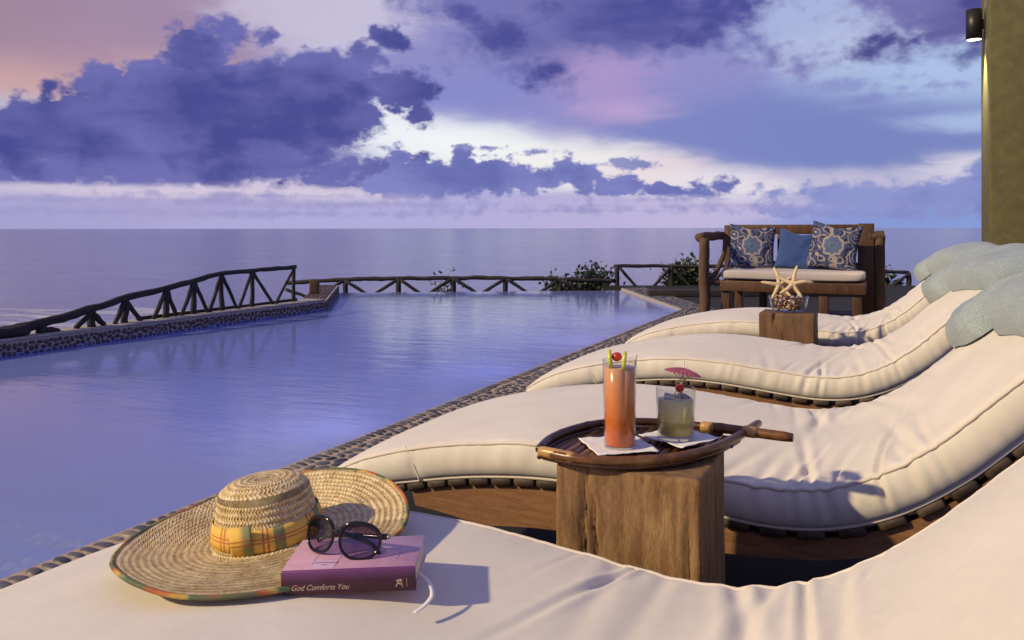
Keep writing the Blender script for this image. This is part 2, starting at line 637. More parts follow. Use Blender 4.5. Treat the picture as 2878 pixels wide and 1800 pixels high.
M['bamboo_light'] = wood('bamboo_light', (0.30, 0.15, 0.04), (0.45, 0.25, 0.08), (0.58, 0.36, 0.14), grain=(5, 5, 5), rough=0.3, bstr=0.1)
M['black_metal'] = plain('black_metal', (0.012, 0.011, 0.011), 0.45, 0.0, 60, 0.2, 0.05)
M['deck'] = plain('terrace_stone', (0.007, 0.006, 0.006), 0.9, 0.0, 6.0, 0.35, 0.3)
M['mortar'] = plain('mortar', (0.40, 0.31, 0.22), 0.95, 0.0, 45.0, 0.22, 0.5)
M['mortar_grey'] = plain('mortar_grey', (0.34, 0.31, 0.30), 0.95, 0.0, 45.0, 0.22, 0.5)
M['napkin'] = fabric('napkin_paper', (0.80, 0.79, 0.78), bstr=0.05)


def pebble_material(name, warm, per_object):
    m, t, b = material(name)
    r = obj_random(t) if per_object else island_random(t)
    n = noise_node(t, coords(t, 'Object'), 40.0 if not per_object else 1.6, 4.0, 0.6)
    f = r * 0.85 + n * 0.15
    if warm:
        st = [(0.0, (0.035, 0.018, 0.016)), (0.35, (0.075, 0.035, 0.028)), (0.7, (0.05, 0.035, 0.035)), (1.0, (0.13, 0.085, 0.065))]
    else:
        st = [(0.0, (0.030, 0.032, 0.048)), (0.4, (0.068, 0.068, 0.085)), (0.72, (0.125, 0.115, 0.118)), (0.9, (0.20, 0.165, 0.14)), (1.0, (0.34, 0.25, 0.16))]
    t.links.new(ramp(t, f, st), b.inputs['Base Color'])
    b.inputs['Roughness'].default_value = 0.5
    bump(t, b, n, 0.15, 0.003)
    return m


M['pebble'] = pebble_material('pebble_slate', False, True)
M['pebble_field'] = pebble_material('pebble_slate_field', False, False)
M['pebble_wall'] = pebble_material('pebble_wall', True, False)

# ------------------------------------------------------------------ sea
def sea_material():
    m, t, b = material('sea_water')
    pos = coords(t, 'Object')
    w1 = noise_node(t, coords(t, 'Object', scale=(0.05, 0.16, 1), rot=(0, 0, -VIEW)), 1.0, 6.0, 0.6, 0.4)
    w2 = noise_node(t, coords(t, 'Object', scale=(0.35, 1.1, 1), rot=(0, 0, -VIEW)), 1.0, 5.0, 0.65, 0.3)
    # breaking surf close in shore, on the left
    sp = t.nodes.new('ShaderNodeSeparateXYZ')
    t.links.new(coords(t, 'Object', rot=(0, 0, -VIEW)), sp.inputs[0])
    px, py = S(t, sp.outputs[0]), S(t, sp.outputs[1])
    near = (py.madd(-1.0, 78.0)).step(0.0, 30.0)
    streak = noise_node(t, coords(t, 'Object', scale=(0.055, 0.30, 1), rot=(0, 0, -VIEW)), 1.0, 7.0, 0.68, 0.8)
    foam = ((streak + near * 0.17).step(0.60, 0.74)) * near
    t.links.new(mixcol(t, foam, (0.17, 0.185, 0.34), (0.55, 0.55, 0.6)), b.inputs['Base Color'])
    rg = foam.madd(0.5, 0.10) + w1 * 0.10
    t.links.new(rg.s, b.inputs['Roughness'])
    b.inputs['IOR'].default_value = 1.333
    bump(t, b, w1 * 1.3 + w2 * 0.9 + foam * 0.6, 0.6, 0.15)
    return m


# distances grow outward so the sheet reaches the horizon
me = mesh_data('sea', [(-26000, -26000, 0), (26000, -26000, 0), (26000, 26000, 0), (-26000, 26000, 0)], [(0, 1, 2, 3)], sea_material(), False)
sea = obj('sea', me, None, (0, 0, -5.0))
tag(sea, kind='structure')

# sloping shore under the terrace, out of sight behind the pool walls
def shore():
    n = 40
    V, F = [], []
    for j in range(n + 1):
        for i in range(n + 1):
            x = -45 + 75 * i / n
            y = -30 + 70 * j / n
            dx_ = max(-8.6 - x, 0, x - 12)
            dy_ = max(y - 15.0, 0, -8 - y)
            d = math.hypot(dx_, dy_)
            z = -1.5 - 0.28 * d + (0.25 * noise.noise(Vector((x, y, 0)) * 0.4) if d > 0 else 0)
            V.append((x, y, max(z, -7)))
    for j in range(n):
        for i in range(n):
            a = j * (n + 1) + i
            F.append((a, a + 1, a + n + 2, a + n + 1))
    return mesh_data('shore', V, F, plain('shore_earth', (0.10, 0.085, 0.06), 0.95, 0, 1.2, 0.4, 0.5))


tag(obj('shore', shore()), kind='structure')

# ------------------------------------------------------------------ pool
EDGE = -2.295          # pool side of the near coping
LEFT = -6.45           # pool side of the low pebble wall
WATER = -0.035
POOL = [(EDGE, 1.05), (EDGE, 9.80), (-4.0, 12.85), (-8.0, 10.55), (LEFT, 8.25), (LEFT, 1.05)]


def basin():
    bm = bmesh.new()
    lining = [(-4.6 + (x + 4.6) * .9975, 6.0 + (y - 6.0) * .9975) for x, y in POOL]   # plaster just inside the walls
    top = [bm.verts.new((x, y, -0.06 if i in (2, 3) else -0.012)) for i, (x, y) in enumerate(lining)]
    bot = [bm.verts.new((x, y, -1.25)) for x, y in lining]
    n = len(POOL)
    for i in range(n):
        j = (i + 1) % n
        bm.faces.new((top[i], top[j], bot[j], bot[i]))
    f = bm.faces.new(bot)
    bmesh.ops.triangulate(bm, faces=[f])
    m, t, b = material('pool_plaster')
    n1 = noise_node(t, coords(t), 2.2, 5, 0.6)
    n2 = noise_node(t, coords(t), 60, 3, 0.6)
    t.links.new(ramp(t, n1 * 0.7 + n2 * 0.3, [(0.3, (0.16, 0.21, 0.58)), (0.7, (0.23, 0.28, 0.70))]), b.inputs['Base Color'])
    b.inputs['Roughness'].default_value = 0.7
    return bm_mesh('pool_basin', bm, m)


pool = tag(obj('pool_basin', basin()), kind='structure')

step_mat = plain('pool_step', (0.12, 0.15, 0.42), 0.7, 0, 30, 0.2, 0.2)
STEPS = [(1.06, 1.84, -0.14), (1.845, 2.30, -0.30), (2.305, 2.78, -0.50)]
for (y0, y1, z) in STEPS:
    obj('step', box_mesh('step', (abs(LEFT - EDGE) - 0.02, y1 - y0, z + 1.24), step_mat, 0.01,
        ((LEFT + EDGE) / 2, (y0 + y1) / 2, (z - 1.24) / 2)), pool)


def pebble_unit(seg=9, rings=3):
    V, F = [], []
    for i in range(rings + 1):
        a = i / (rings + 0.0) * math.pi / 2
        rr, z = math.cos(a * 0.98), math.sin(a)
        if i == rings:
            V.append((0, 0, 1.0))
            break
        rr = math.cos(a) ** 0.75
        for k in range(seg):
            th = 2 * math.pi * (k + 0.5 * (i % 2)) / seg
            V.append((rr * math.cos(th), rr * math.sin(th), z))
    for i in range(rings - 1):
        for k in range(seg):
            k2 = (k + 1) % seg
            F.append((i * seg + k, i * seg + k2, (i + 1) * seg + k2, (i + 1) * seg + k))
    top = len(V) - 1
    for k in range(seg):
        F.append(((rings - 1) * seg + k, (rings - 1) * seg + (k + 1) % seg, top))
    return V, F


def lloyd(u0, u1, v0, v1, count, seed, iters=7):
    """Evenly packed stones in a rectangle: centre, half axes and angle of each cell."""
    g = np.random.default_rng(seed)
    P = np.column_stack([g.uniform(u0, u1, count), g.uniform(v0, v1, count)])
    Q = np.column_stack([g.uniform(u0, u1, count * 45), g.uniform(v0, v1, count * 45)])
    for it in range(iters):
        own = np.argmin(((Q[:, None, :] - P[None, :, :]) ** 2).sum(2), 1)
        for k in range(count):
            s = Q[own == k]
            if len(s):
                P[k] = s.mean(0) * 0.8 + P[k] * 0.2
    out = []
    own = np.argmin(((Q[:, None, :] - P[None, :, :]) ** 2).sum(2), 1)
    for k in range(count):
        s = Q[own == k]
        if len(s) < 8:
            continue
        c = s.mean(0)
        w, vec = np.linalg.eigh(np.cov((s - c).T))
        ang = math.atan2(vec[1, 1], vec[0, 1])
        out.append((c[0], c[1], 2 * math.sqrt(w[1]), 2 * math.sqrt(w[0]), ang))
    return out


def coping_stones():
    stones = []
    # first row: stones set on edge, their length across the coping
    y = 1.0
    g = random.Random(3)
    while y < 9.8:
        w = g.uniform(0.036, 0.052)
        l = g.uniform(0.062, 0.085)
        stones.append((EDGE + 0.006 + l / 2, y + w / 2, l / 2 * 0.98, w / 2 * 0.86, g.uniform(-0.25, 0.25)))
        y += w
    for k in range(9):
        y0, y1 = 1.0 + k * 0.98, 1.0 + (k + 1) * 0.98
        for (u, v, a, b, th) in lloyd(EDGE + 0.085, EDGE + 0.58, y0, y1, 165, 100 + k, 3):
            stones.append((u, v, a * 0.84, b * 0.74, th))
    return stones


coping = obj('pool_coping', prism('pool_coping', [(EDGE, 0.9), (EDGE + 0.60, 0.9), (EDGE + 0.60, 10.0), (EDGE, 9.80)], -0.12, 0.0, M['mortar']))
tag(coping, kind='structure')
unitV, unitF = pebble_unit()
pebble_me = mesh_data('pebble', unitV, unitF, M['pebble'])
stones = coping_stones()
seen = sorted([s for s in stones if s[1] > 1.25], key=lambda s: s[1] - 0.4 * s[0])
alone, field = seen[:300], seen[300:] + [s for s in stones if s[1] <= 1.25]
for (x, y, a, b, th) in alone:
    o = obj('pebble', pebble_me, coping, (x, y, -0.002), (rnd.uniform(-.06, .06), rnd.uniform(-.06, .06), th),
            (a, b, rnd.uniform(0.007, 0.012)))


def pebble_field(name, items, mat, parent):
    """items: centre, axes (three vectors scaled); one joined mesh of real stones."""
    V, F = [], []
    for (c, ax, bx, nx) in items:
        o = len(V)
        for (x, y, z) in unitV:
            V.append(c + ax * x + bx * y + nx * z)
        F += [tuple(i + o for i in f) for f in unitF]
    ob = obj(name, mesh_data(name, V, F, mat), parent)
    return tag(ob, kind='stuff')


def flat_items(stones, z=-0.002):
    out = []
    for (x, y, a, b, th) in stones:
        c, s = math.cos(th), math.sin(th)
        out.append((Vector((x, y, z)), Vector((c, s, 0)) * a, Vector((-s, c, 0)) * b, Vector((0, 0, rnd.uniform(.007, .012)))))
    return out


pebble_field('pebbles', flat_items(field), M['pebble_field'], coping)

# coping of the slanting far side, and of the step noses under water
diag0, diag1 = Vector((EDGE, 9.83, 0)), Vector((-4.0, 12.86, 0))
dd = (diag1 - diag0).normalized()
dn = Vector((dd.y, -dd.x, 0))
L = (diag1 - diag0).length
quad = [diag0, diag1, diag1 + dn * 0.42, diag0 + dn * 0.42 + dd * 0.02]
far_coping = tag(obj('far_coping', prism('far_coping', [(p.x, p.y) for p in quad], -0.12, 0.002, M['mortar_grey'])), kind='structure')
items = []
for k in range(3):
    for (u, v, a, b, th) in lloyd(k * L / 3, (k + 1) * L / 3, 0.02, 0.40, 110, 300 + k, 5):
        p = diag0 + dd * u + dn * v
        ax = dd * math.cos(th) + dn * math.sin(th)
        bx = dd * -math.sin(th) + dn * math.cos(th)
        items.append((p + Vector((0, 0, 0.001)), ax * a * 0.88, bx * b * 0.82, Vector((0, 0, 0.014))))
pebble_field('pebbles', items, M['pebble_field'], far_coping)

nose_m, t, b = material('step_nosing')
t.links.new(ramp(t, island_random(t), [(0, (0.16, 0.14, 0.12)), (0.6, (0.45, 0.40, 0.32)), (1, (0.75, 0.68, 0.55))]), b.inputs['Base Color'])
b.inputs['Roughness'].default_value = 0.7
items = []
for (y0, y1, z) in STEPS[:2]:
    for (u, v, a, b_, th) in lloyd(LEFT + 1.4, EDGE - 0.05, y1 - 0.13, y1 - 0.02, 150, int(y1 * 100), 5):
        c, s = math.cos(th), math.sin(th)
        items.append((Vector((u, v, z)), Vector((c, s, 0)) * a * .85, Vector((-s, c, 0)) * b_ * .85, Vector((0, 0, 0.012))))
pebble_field('step_nosing', items, nose_m, pool)


def pool_water():
    # clear water: Fresnel between what lies below and the reflected sky
    m = bpy.data.materials.new('pool_water')
    m.use_nodes = True
    t = m.node_tree
    t.nodes.clear()
    w1 = noise_node(t, coords(t, 'Object', scale=(0.8, 2.2, 1), rot=(0, 0, -VIEW)), 1.1, 4, 0.55, 0.6)
    w2 = noise_node(t, coords(t, 'Object', scale=(2.2, 6.5, 1), rot=(0, 0, -VIEW)), 1.4, 4, 0.6, 0.8)
    nrm = bump(t, None, w1 * 0.8 + w2 * 0.5, 0.5, 0.0085)
    fr = schlick(t, 0.02, nrm)
    tr = t.nodes.new('ShaderNodeBsdfTransparent')
    tr.inputs['Color'].default_value = (0.80, 0.84, 0.95, 1)
    gl = t.nodes.new('ShaderNodeBsdfGlossy')
    gl.inputs['Roughness'].default_value = 0.085
    t.links.new(nrm, gl.inputs['Normal'])
    # slightly milky: fine bubbles scatter light in the body of the water
    milk = (0.37, 0.465, 0.88, 1)
    df = t.nodes.new('ShaderNodeBsdfDiffuse')
    df.inputs['Color'].default_value = milk
    tl = t.nodes.new('ShaderNodeBsdfTranslucent')
    tl.inputs['Color'].default_value = milk
    body = t.nodes.new('ShaderNodeMixShader')
    body.inputs[0].default_value = 0.35
    t.links.new(df.outputs[0], body.inputs[1])
    t.links.new(tl.outputs[0], body.inputs[2])
    under = t.nodes.new('ShaderNodeMixShader')
    under.inputs[0].default_value = 0.70
    t.links.new(tr.outputs[0], under.inputs[1])
    t.links.new(body.outputs[0], under.inputs[2])
    mx = t.nodes.new('ShaderNodeMixShader')
    t.links.new(fr.s, mx.inputs[0])
    t.links.new(under.outputs[0], mx.inputs[1])
    t.links.new(gl.outputs[0], mx.inputs[2])
    out = t.nodes.new('ShaderNodeOutputMaterial')
    t.links.new(mx.outputs[0], out.inputs['Surface'])
    V = [(x, y, WATER) for x, y in POOL]
    return mesh_data('pool_water', V, [tuple(range(len(V)))], m, False)


tag(obj('pool_water', pool_water()), kind='structure')

# underwater lamps that light the pool at dusk
lens_glow, t, b = material('pool_lamp_lens')
b.inputs['Emission Color'].default_value = (0.30, 0.36, 1.0, 1)
b.inputs['Emission Strength'].default_value = 3.0
steel = plain('pool_lamp_steel', (0.5, 0.5, 0.52), 0.3, 1.0, 40, .1, 0)
for i, (x, y, z, face) in enumerate([(EDGE - .008, 3.4, -.5, -90), (EDGE - .008, 5.2, -.5, -90), (EDGE - .008, 7.0, -.5, -90), (EDGE - .008, 8.8, -.5, -90)]):
    root = empty('pool_lamp', (x, y, z), (R(90), 0, R(face)))
    tag(root, ['nearest', 'second', 'third', 'farthest'][i] + ' round underwater lamp in the pool wall below the coping', 'lamp', 'underwater pool lamps')
    v, f = lathe_geo([(.115, 0), (.115, .018), (.095, .024), (.092, .012)], 28)
    obj('ring', mesh_data('ring', v, f, steel), root)
    v, f = lathe_geo([(0.0001, .014), (.092, .012)], 28)
    obj('lens', mesh_data('lens', v, f, lens_glow), root)
    ld = bpy.data.lights.new('pool_glow', 'AREA')
    ld.shape = 'DISK'
    ld.size = .18
    ld.energy = 8.0
    ld.color = (0.50, 0.52, 1.0)
    lo_ = bpy.data.objects.new('pool_glow', ld)
    lo_.location = (0, 0, .03)
    lo_.rotation_euler = (math.pi, 0, 0)
    link(lo_, root)

# ------------------------------------------------------------------ terrace
poly = [(EDGE + 0.60, -3.0), (9.0, -3.0), (9.0, 19.0), (0.0, 15.4), (-4.6, 13.4), (diag1 + dn * 0.42)[:2], (diag0 + dn * 0.42 + dd * 0.02)[:2], (EDGE + 0.60, 10.0)]
poly = [(p[0], p[1]) for p in poly]
tag(obj('terrace', prism('terrace', poly, -1.6, -0.004, M['deck'])), kind='structure')
tag(obj('terrace_near', prism('terrace_near', [(-9.0, -3.0), (EDGE + 0.60, -3.0), (EDGE + 0.60, 0.9), (EDGE, 0.9), (EDGE, 1.05), (-9.0, 1.05)], -1.6, -0.008, M['deck'])), kind='structure')

# ------------------------------------------------------------------ low pebble wall along the far side of the pool
WTOP = 0.085
wall = empty('pebble_wall', (LEFT, 3.0, 0))
tag(wall, 'low pebble-faced wall carrying the rising log railing along the pool', 'wall')
wall_poly = [(LEFT, 1.05), (LEFT, 8.25), (-8.0, 10.55), (-8.35, 10.35), (LEFT - 0.34, 8.35), (LEFT - 0.34, 1.05)]
core = obj('mortar_core', prism('mortar_core', wall_poly, -1.6, WTOP, M['mortar_grey']), wall)
adopt(core)
items = []
for k in range(6):
    for (u, v, a, b, th) in lloyd(3.4 + k * .81, 3.4 + (k + 1) * .81, -0.05, WTOP - 0.012, 46, 500 + k, 6):
        c, s = math.cos(th), math.sin(th)
        items.append((Vector((LEFT - 0.001, u, v)), Vector((0, c, s)) * a * .84, Vector((0, -s, c)) * b * .80, Vector((0.013, 0, 0))))
w0, w1 = Vector((LEFT, 8.25, 0)), Vector((-8.0, 10.55, 0))
wd = (w1 - w0).normalized()
wn = Vector((wd.y, -wd.x, 0))
wl = (w1 - w0).length
for (u, v, a, b, th) in lloyd(0, wl, -0.05, WTOP - 0.012, 130, 555, 5):
    c, s = math.cos(th), math.sin(th)
    items.append((w0 + wd * u + Vector((0, 0, v)), (wd * c + Vector((0, 0, s))) * a * .84, (wd * -s + Vector((0, 0, c))) * b * .8, wn * 0.013))
for (u, v, a, b, th) in lloyd(0, wl, 0.02, 0.32, 330, 556, 5):
    c, s = math.cos(th), math.sin(th)
    items.append((w0 + wd * u - wn * v + Vector((0, 0, WTOP)), (wd * c - wn * s) * a * .84, (wd * s + wn * c) * b * .8, Vector((0, 0, 0.012))))
pf = pebble_field('pebbles', items, M['pebble_wall'], wall)
adopt(pf)
# smooth mortar capping along the top
cap = obj('capping', box_mesh('capping', (0.30, 7.2, 0.016), M['mortar_grey'], 0.005, (LEFT - 0.16, 4.65, WTOP + 0.0095)), wall)
adopt(cap)

# ------------------------------------------------------------------ log railings
FX = LEFT - 0.16
posts = [(4.56, .145), (5.05, .235), (5.41, .315), (5.89, .375), (6.25, .435), (6.64, .49), (7.11, .505), (7.82, .505)]
railing = empty('log_railing', (FX, 6.0, WTOP))
tag(railing, 'rising rustic log railing with V braces on the pebble wall left of the pool', 'railing')
rail_pts = [(4.02, .118), (4.25, .145), (4.43, .165), (4.6, .19), (4.84, .225), (5.05, .262), (5.41, .335), (5.89, .392), (6.25, .452), (6.64, .507), (7.11, .518), (7.5, .521), (7.86, .524)]
path = smooth_path([(FX, y, z) for y, z in rail_pts], 60)
path = [p + Vector(noise.noise_vector(p * 5.0)) * 0.012 for p in path]
rad = [0.050 - 0.024 * min(1, i / 44) + 0.004 * noise.noise(Vector((i * .4, 0, 0))) for i in range(60)]
v, f = tube_geo(path, rad, 10, 0.28, True, 2.0, 11)
adopt(obj('rail', mesh_data('rail', v, f, M['fence_log']), railing))
base = WTOP + 0.014
for i, (y, z) in enumerate(posts):
    r = 0.040 - 0.0022 * i
    adopt(log('post', (FX, y, base), (FX, y + 0.01, z + 0.01), r, r * 0.9, M['fence_log'], railing, seed=i * 3.3, n=8))
for i, (y, z) in enumerate(posts):
    lo = posts[i - 1][0] if i else y - 0.34
    hi = posts[i + 1][0] if i + 1 < len(posts) else None
    r = 0.026 - 0.0012 * i
    reach = 0.47 if i > 3 else 0.34
    if i > 0:
        adopt(log('brace', (FX + 0.01, y - 0.01, z - 0.01), (FX + 0.015, y - (y - lo) * reach, base + 0.005), r, r * .95, M['fence_log'], railing, seed=i * 5.1, n=8))
    if hi:
        adopt(log('brace', (FX + 0.01, y + 0.01, z - 0.01), (FX + 0.015, y + (hi - y) * reach, base + 0.005), r, r * .95, M['fence_log'], railing, seed=i * 6.7, n=8))
adopt(log('foot_rail', (FX - 0.06, 5.6, base + 0.016), (FX - 0.06, 7.95, base + 0.016), 0.017, 0.017, M['fence_log'], railing, seed=9, n=20))
fallen = adopt(log('log_end', (FX + 0.02, 3.7, base + 0.035), (FX + 0.05, 4.42, base + 0.05), 0.05, 0.045, M['fence_log'], railing, seed=4, n=10))

stub = obj('timber_stub', box_mesh('timber_stub', (0.13, 0.10, 0.20), M['bench_log'], 0.012, (0, 0, 0.10), rough=0.006, cuts=2), None, (-7.22, 8.98, WTOP + 0.002), (0, 0, R(30)))
tag(stub, 'short upright wooden stub on the end of the pebble wall beside the tall railing post', 'post')


def far_fence(name, label, xs, zs, rail_r, base_z, braces, loc=(-5.917, 12.688, 0)):
    fence = empty(name, (loc[0], loc[1], 0), (0, 0, VIEW))
    tag(fence, label, 'railing')
    ctrl = [(x, 0, z) for x, z in zip(xs, zs)]
    n = 12 * (len(xs) - 1)
    path = [p + Vector((0, noise.noise(p * 2.2) * .03, noise.noise(p * 3.0 + Vector((4, 0, 0))) * 0.022)) for p in smooth_path(ctrl, n)]
    v, f = tube_geo(path, [rail_r * (1 + .18 * noise.noise(Vector((i * .23, 3, 0)))) for i in range(n)], 8, 0.3, True, 5.0, 8)
    obj('rail', mesh_data('rail', v, f, M['fence_log']), fence)
    return fence


zs = [.057, .108, .123, .138, .13, .116, .079]
xs = [-3.95, -2.91, -1.975, -1.024, -.118, .833, 1.79]
fence = far_fence('log_railing', 'long low log railing beyond the infinity edge of the pool', xs, zs, 0.036, -1.4, True)
for i in range(1, len(xs) - 1):
    log('post', (xs[i], 0, -1.45), (xs[i], 0, zs[i]), 0.05, 0.045, M['fence_log'], fence, seed=i * 2.0)
    for sgn in (-1, 1):
        log('brace', (xs[i] + sgn * .03, -0.02, zs[i] - .02), (xs[i] + sgn * 0.50, -0.02, zs[i] - 0.33), 0.03, 0.028, M['fence_log'], fence, seed=i * 3 + sgn, n=8)
log('brace', (xs[0] + .02, -.02, -.06), (xs[0] + .42, -.02, -.20), 0.03, 0.028, M['fence_log'], fence, seed=71, n=8)

xs2 = [1.83, 2.77, 3.75, 4.75, 5.8, 6.9]
zs2 = [.350, .332, .335, .31, .27, .21]
fence2 = far_fence('log_railing', 'taller log railing with V braces behind the wooden bench', [xs2[0] - .05] + xs2[1:], zs2, 0.030, 0, True)
for i in range(len(xs2)):
    log('post', (xs2[i], 0, -0.25 if i else -1.45), (xs2[i], 0, zs2[i]), 0.046, 0.042, M['fence_log'], fence2, seed=i * 2.0 + 11)
    if i + 1 < len(xs2):
        mid = (xs2[i] + xs2[i + 1]) / 2
        log('brace', (xs2[i] + .04, -0.02, zs2[i] - .04), (mid - .02, -0.02, -0.17), 0.028, 0.026, M['fence_log'], fence2, seed=i * 3 + 31, n=8)
        log('brace', (xs2[i + 1] - .04, -0.03, zs2[i + 1] - .04), (mid + .02, -0.03, -0.17), 0.028, 0.026, M['fence_log'], fence2, seed=i * 3 + 32, n=8)

kerb = tag(obj('timber_kerb', box_mesh('timber_kerb', (3.4, 0.16, 0.10), M['fence_log'], 0.015, (0, 0, 0.05)), None, (-1.65, 12.25, -0.003), (0, 0, VIEW)),
           'dark timber kerb lying on the terrace behind the bench', 'kerb')

# ------------------------------------------------------------------ shrubs beyond the railings
leaf_m, t, b = material('shrub_leaf')
t.links.new(ramp(t, island_random(t), [(0.0, (0.012, 0.022, 0.010)), (0.5, (0.028, 0.050, 0.018)), (1.0, (0.075, 0.105, 0.034))]), b.inputs['Base Color'])
b.inputs['Roughness'].default_value = 0.5
stem_m = plain('shrub_stem', (0.06, 0.045, 0.03), 0.9)


def shrub(loc, size, count, label, seed, leaf=0.085, height=None):
    g = random.Random(seed)
    root = empty('shrub', loc)
    tag(root, label, 'shrub', 'shrubs beyond the railings')
    geos = []
    tips = []
    for k in range(max(5, int(count / 45))):
        a = g.uniform(0, 2 * math.pi)
        rr = g.uniform(0.1, 1.0)
        tip = Vector((math.cos(a) * rr * size[0], math.sin(a) * rr * size[1], size[2] * g.uniform(0.72, 1.04) * (1.06 - 0.16 * rr)))
        mid = Vector((tip.x * .35, tip.y * .35, tip.z * .55))
        pts = smooth_path([(0, 0, 0), mid, tip], 7)
        geos.append(tube_geo(pts, [0.014 - 0.0016 * i for i in range(7)], 5))
        tips.append((mid, tip))
    v, f = merge(geos)
    obj('stem', mesh_data('stem', v, f, stem_m), root)
    V, F = [], []
    for k in range(count):
        mid, tip = g.choice(tips)
        p = mid.lerp(tip, g.uniform(0.45, 1.03)) + Vector((g.gauss(0, .12), g.gauss(0, .12), g.gauss(0, .07)))
        d = Vector((g.gauss(0, 1), g.gauss(0, 1), g.gauss(0.5, 0.8))).normalized()
        s = d.cross(Vector((g.gauss(0, 1), g.gauss(0, 1), g.gauss(0, 1)))).normalized()
        l = leaf * g.uniform(.7, 1.4)
        nrm = d.cross(s) * l * 0.12
        o = len(V)
        V += [p, p + d * l * .5 + s * l * .28 + nrm, p + d * l, p + d * l * .5 - s * l * .28 + nrm]
        F += [(o, o + 1, o + 2), (o, o + 2, o + 3)]
    fo = obj('foliage', mesh_data('foliage', V, F, leaf_m, False), root)
    return root


def beyond(x, y):
    return (-5.917 + .9063 * x - .4226 * y, 12.688 + .4226 * x + .9063 * y)


x, y = beyond(1.45, .35)
shrub((x, y, -1.45), (.27, .25, 1.76), 1700, 'dark leafy shrub left of the taller railing, behind the corner of the pool', 1)
x, y = beyond(.93, .25)
shrub((x, y, -1.45), (.30, .25, 1.60), 1000, 'small dark shrub on the low railing, left of the larger one', 2)
x, y = beyond(3.15, .45)
shrub((x, y, -1.45), (.45, .3, 1.76), 2800, 'dense shrub behind the taller railing, just left of the wooden bench', 3)
x, y = beyond(4.4, .5)
shrub((x, y, -1.45), (.6, .3, 1.66), 2400, 'shrub behind the bench, seen between its legs', 4)
x, y = beyond(-1.18, .2)
shrub((x, y, -1.45), (.12, .12, 1.66), 220, 'thin light green sprig climbing the low railing past the pool', 5, .06)
x, y = beyond(6.55, .4)
shrub((x, y, -1.45), (.4, .3, 1.62), 1300, 'shrub right of the bench, beyond the last lounger', 6)

# ------------------------------------------------------------------ column and its lamp
col_m = plain('column_plaster', (0.115, 0.103, 0.042), 0.85, 0, 9.0, 0.22, 0.4)
column = empty('column', (1.15, 8.35, 0))
tag(column, 'olive plastered square column at the right edge', 'column')
obj('shaft', box_mesh('shaft', (0.70, 0.70, 4.6), col_m, 0.012, (0, 0, 2.3)), column)
obj('plinth', box_mesh('plinth', (0.80, 0.80, 0.14), col_m, 0.012, (0, 0, 0.07)), column)

LZ, LX, LY = 2.83, 0.712, 8.35
lamp = empty('wall_lamp', (LX, LY, LZ))
tag(lamp, 'black cylinder wall lamp shining up and down the olive column', 'lamp')
r, h = 0.066, 0.135
prof = [(r - .006, -h + .03), (r - .006, -h), (r, -h), (r, h), (r - .006, h), (r - .006, h - .03)]
obj('shade', lathe_mesh('shade', prof, M['black_metal'], 32), lamp)
glow, t, b = material('lamp_lens')
b.inputs['Emission Color'].default_value = (1.0, 0.88, 0.55, 1)
b.inputs['Emission Strength'].default_value = 6.0
for s in (-1, 1):
    lv, lf = lathe_geo([(0.0001, 0), (r - .0065, 0)], 24)
    obj('lens', mesh_data('lens', lv, lf, glow, False), lamp, (0, 0, s * (h - .0015)))
    sd = bpy.data.lights.new('lamp_beam', 'SPOT')
    sd.energy = 160.0
    sd.color = (1.0, 0.86, 0.42)
    sd.spot_size = R(70)
    sd.spot_blend = 0.8
    sd.shadow_soft_size = 0.02
    so = bpy.data.objects.new('lamp_beam', sd)
    so.location = (0, 0, s * (h + .004))
    so.rotation_euler = (0, 0, 0) if s < 0 else (math.pi, 0, 0)
    link(so, lamp)
obj('bracket', box_mesh('bracket', (0.034, 0.04, 0.08), M['black_metal'], 0.004, (0.067 + 0.006, 0, 0)), lamp)
obj('back_plate', box_mesh('back_plate', (0.008, 0.075, 0.16), M['black_metal'], 0.002, (0.0835, 0, 0)), lamp)

# ------------------------------------------------------------------ wave loungers
PROFILE = [(-1.435, .285), (-1.395, .325), (-1.30, .375), (-1.2, .410), (-1.05, .446), (-.9, .470), (-.75, .483), (-.6, .481), (-.45, .468),
           (-.32, .455), (-.22, .450), (-.12, .463), (-.02, .502), (.08, .572), (.16, .648), (.24, .725), (.31, .772), (.37, .800), (.425, .815), (.465, .820)]
_dense = smooth_path([(x, 0, z) for x, z in PROFILE], 900)
_len = [0.0]
for i in range(1, len(_dense)):
    _len.append(_len[-1] + (_dense[i] - _dense[i - 1]).length)
LEN = _len[-1]
_LX = np.array([p.x for p in _dense])
_LZ = np.array([p.z for p in _dense])
_LS = np.array(_len)


def prof_at(s):
    x, z = float(np.interp(s, _LS, _LX)), float(np.interp(s, _LS, _LZ))
    e = 0.012
    x0, z0 = float(np.interp(s - e, _LS, _LX)), float(np.interp(s - e, _LS, _LZ))
    x1, z1 = float(np.interp(s + e, _LS, _LX)), float(np.interp(s + e, _LS, _LZ))
    d = math.hypot(x1 - x0, z1 - z0) or 1.0
    tx, tz = (x1 - x0) / d, (z1 - z0) / d
    return x, z, tx, tz


def s_at_x(x):
    return float(np.interp(x, _LX, _LS))


W2 = 0.405            # half width
THICK = 0.088
SEAM = s_at_x(-1.12)
CENTRES = [0.85, 2.19, 3.59, 4.99]
SHIFT = [-0.045, 0.0, 0.0, 0.0]      # the nearest one stands a little closer to the pool


def crown(y):
    q = min(abs(y) / W2, 1.0)
    return 0.020 * (1 - q ** 3)


def top_z(X, Y, centre):
    """Height of the cushion top at a plan point."""
    s = s_at_x(X - SHIFT[CENTRES.index(centre)])
    x, z, tx, tz = prof_at(s)
    return z + crown(Y - centre) * tx


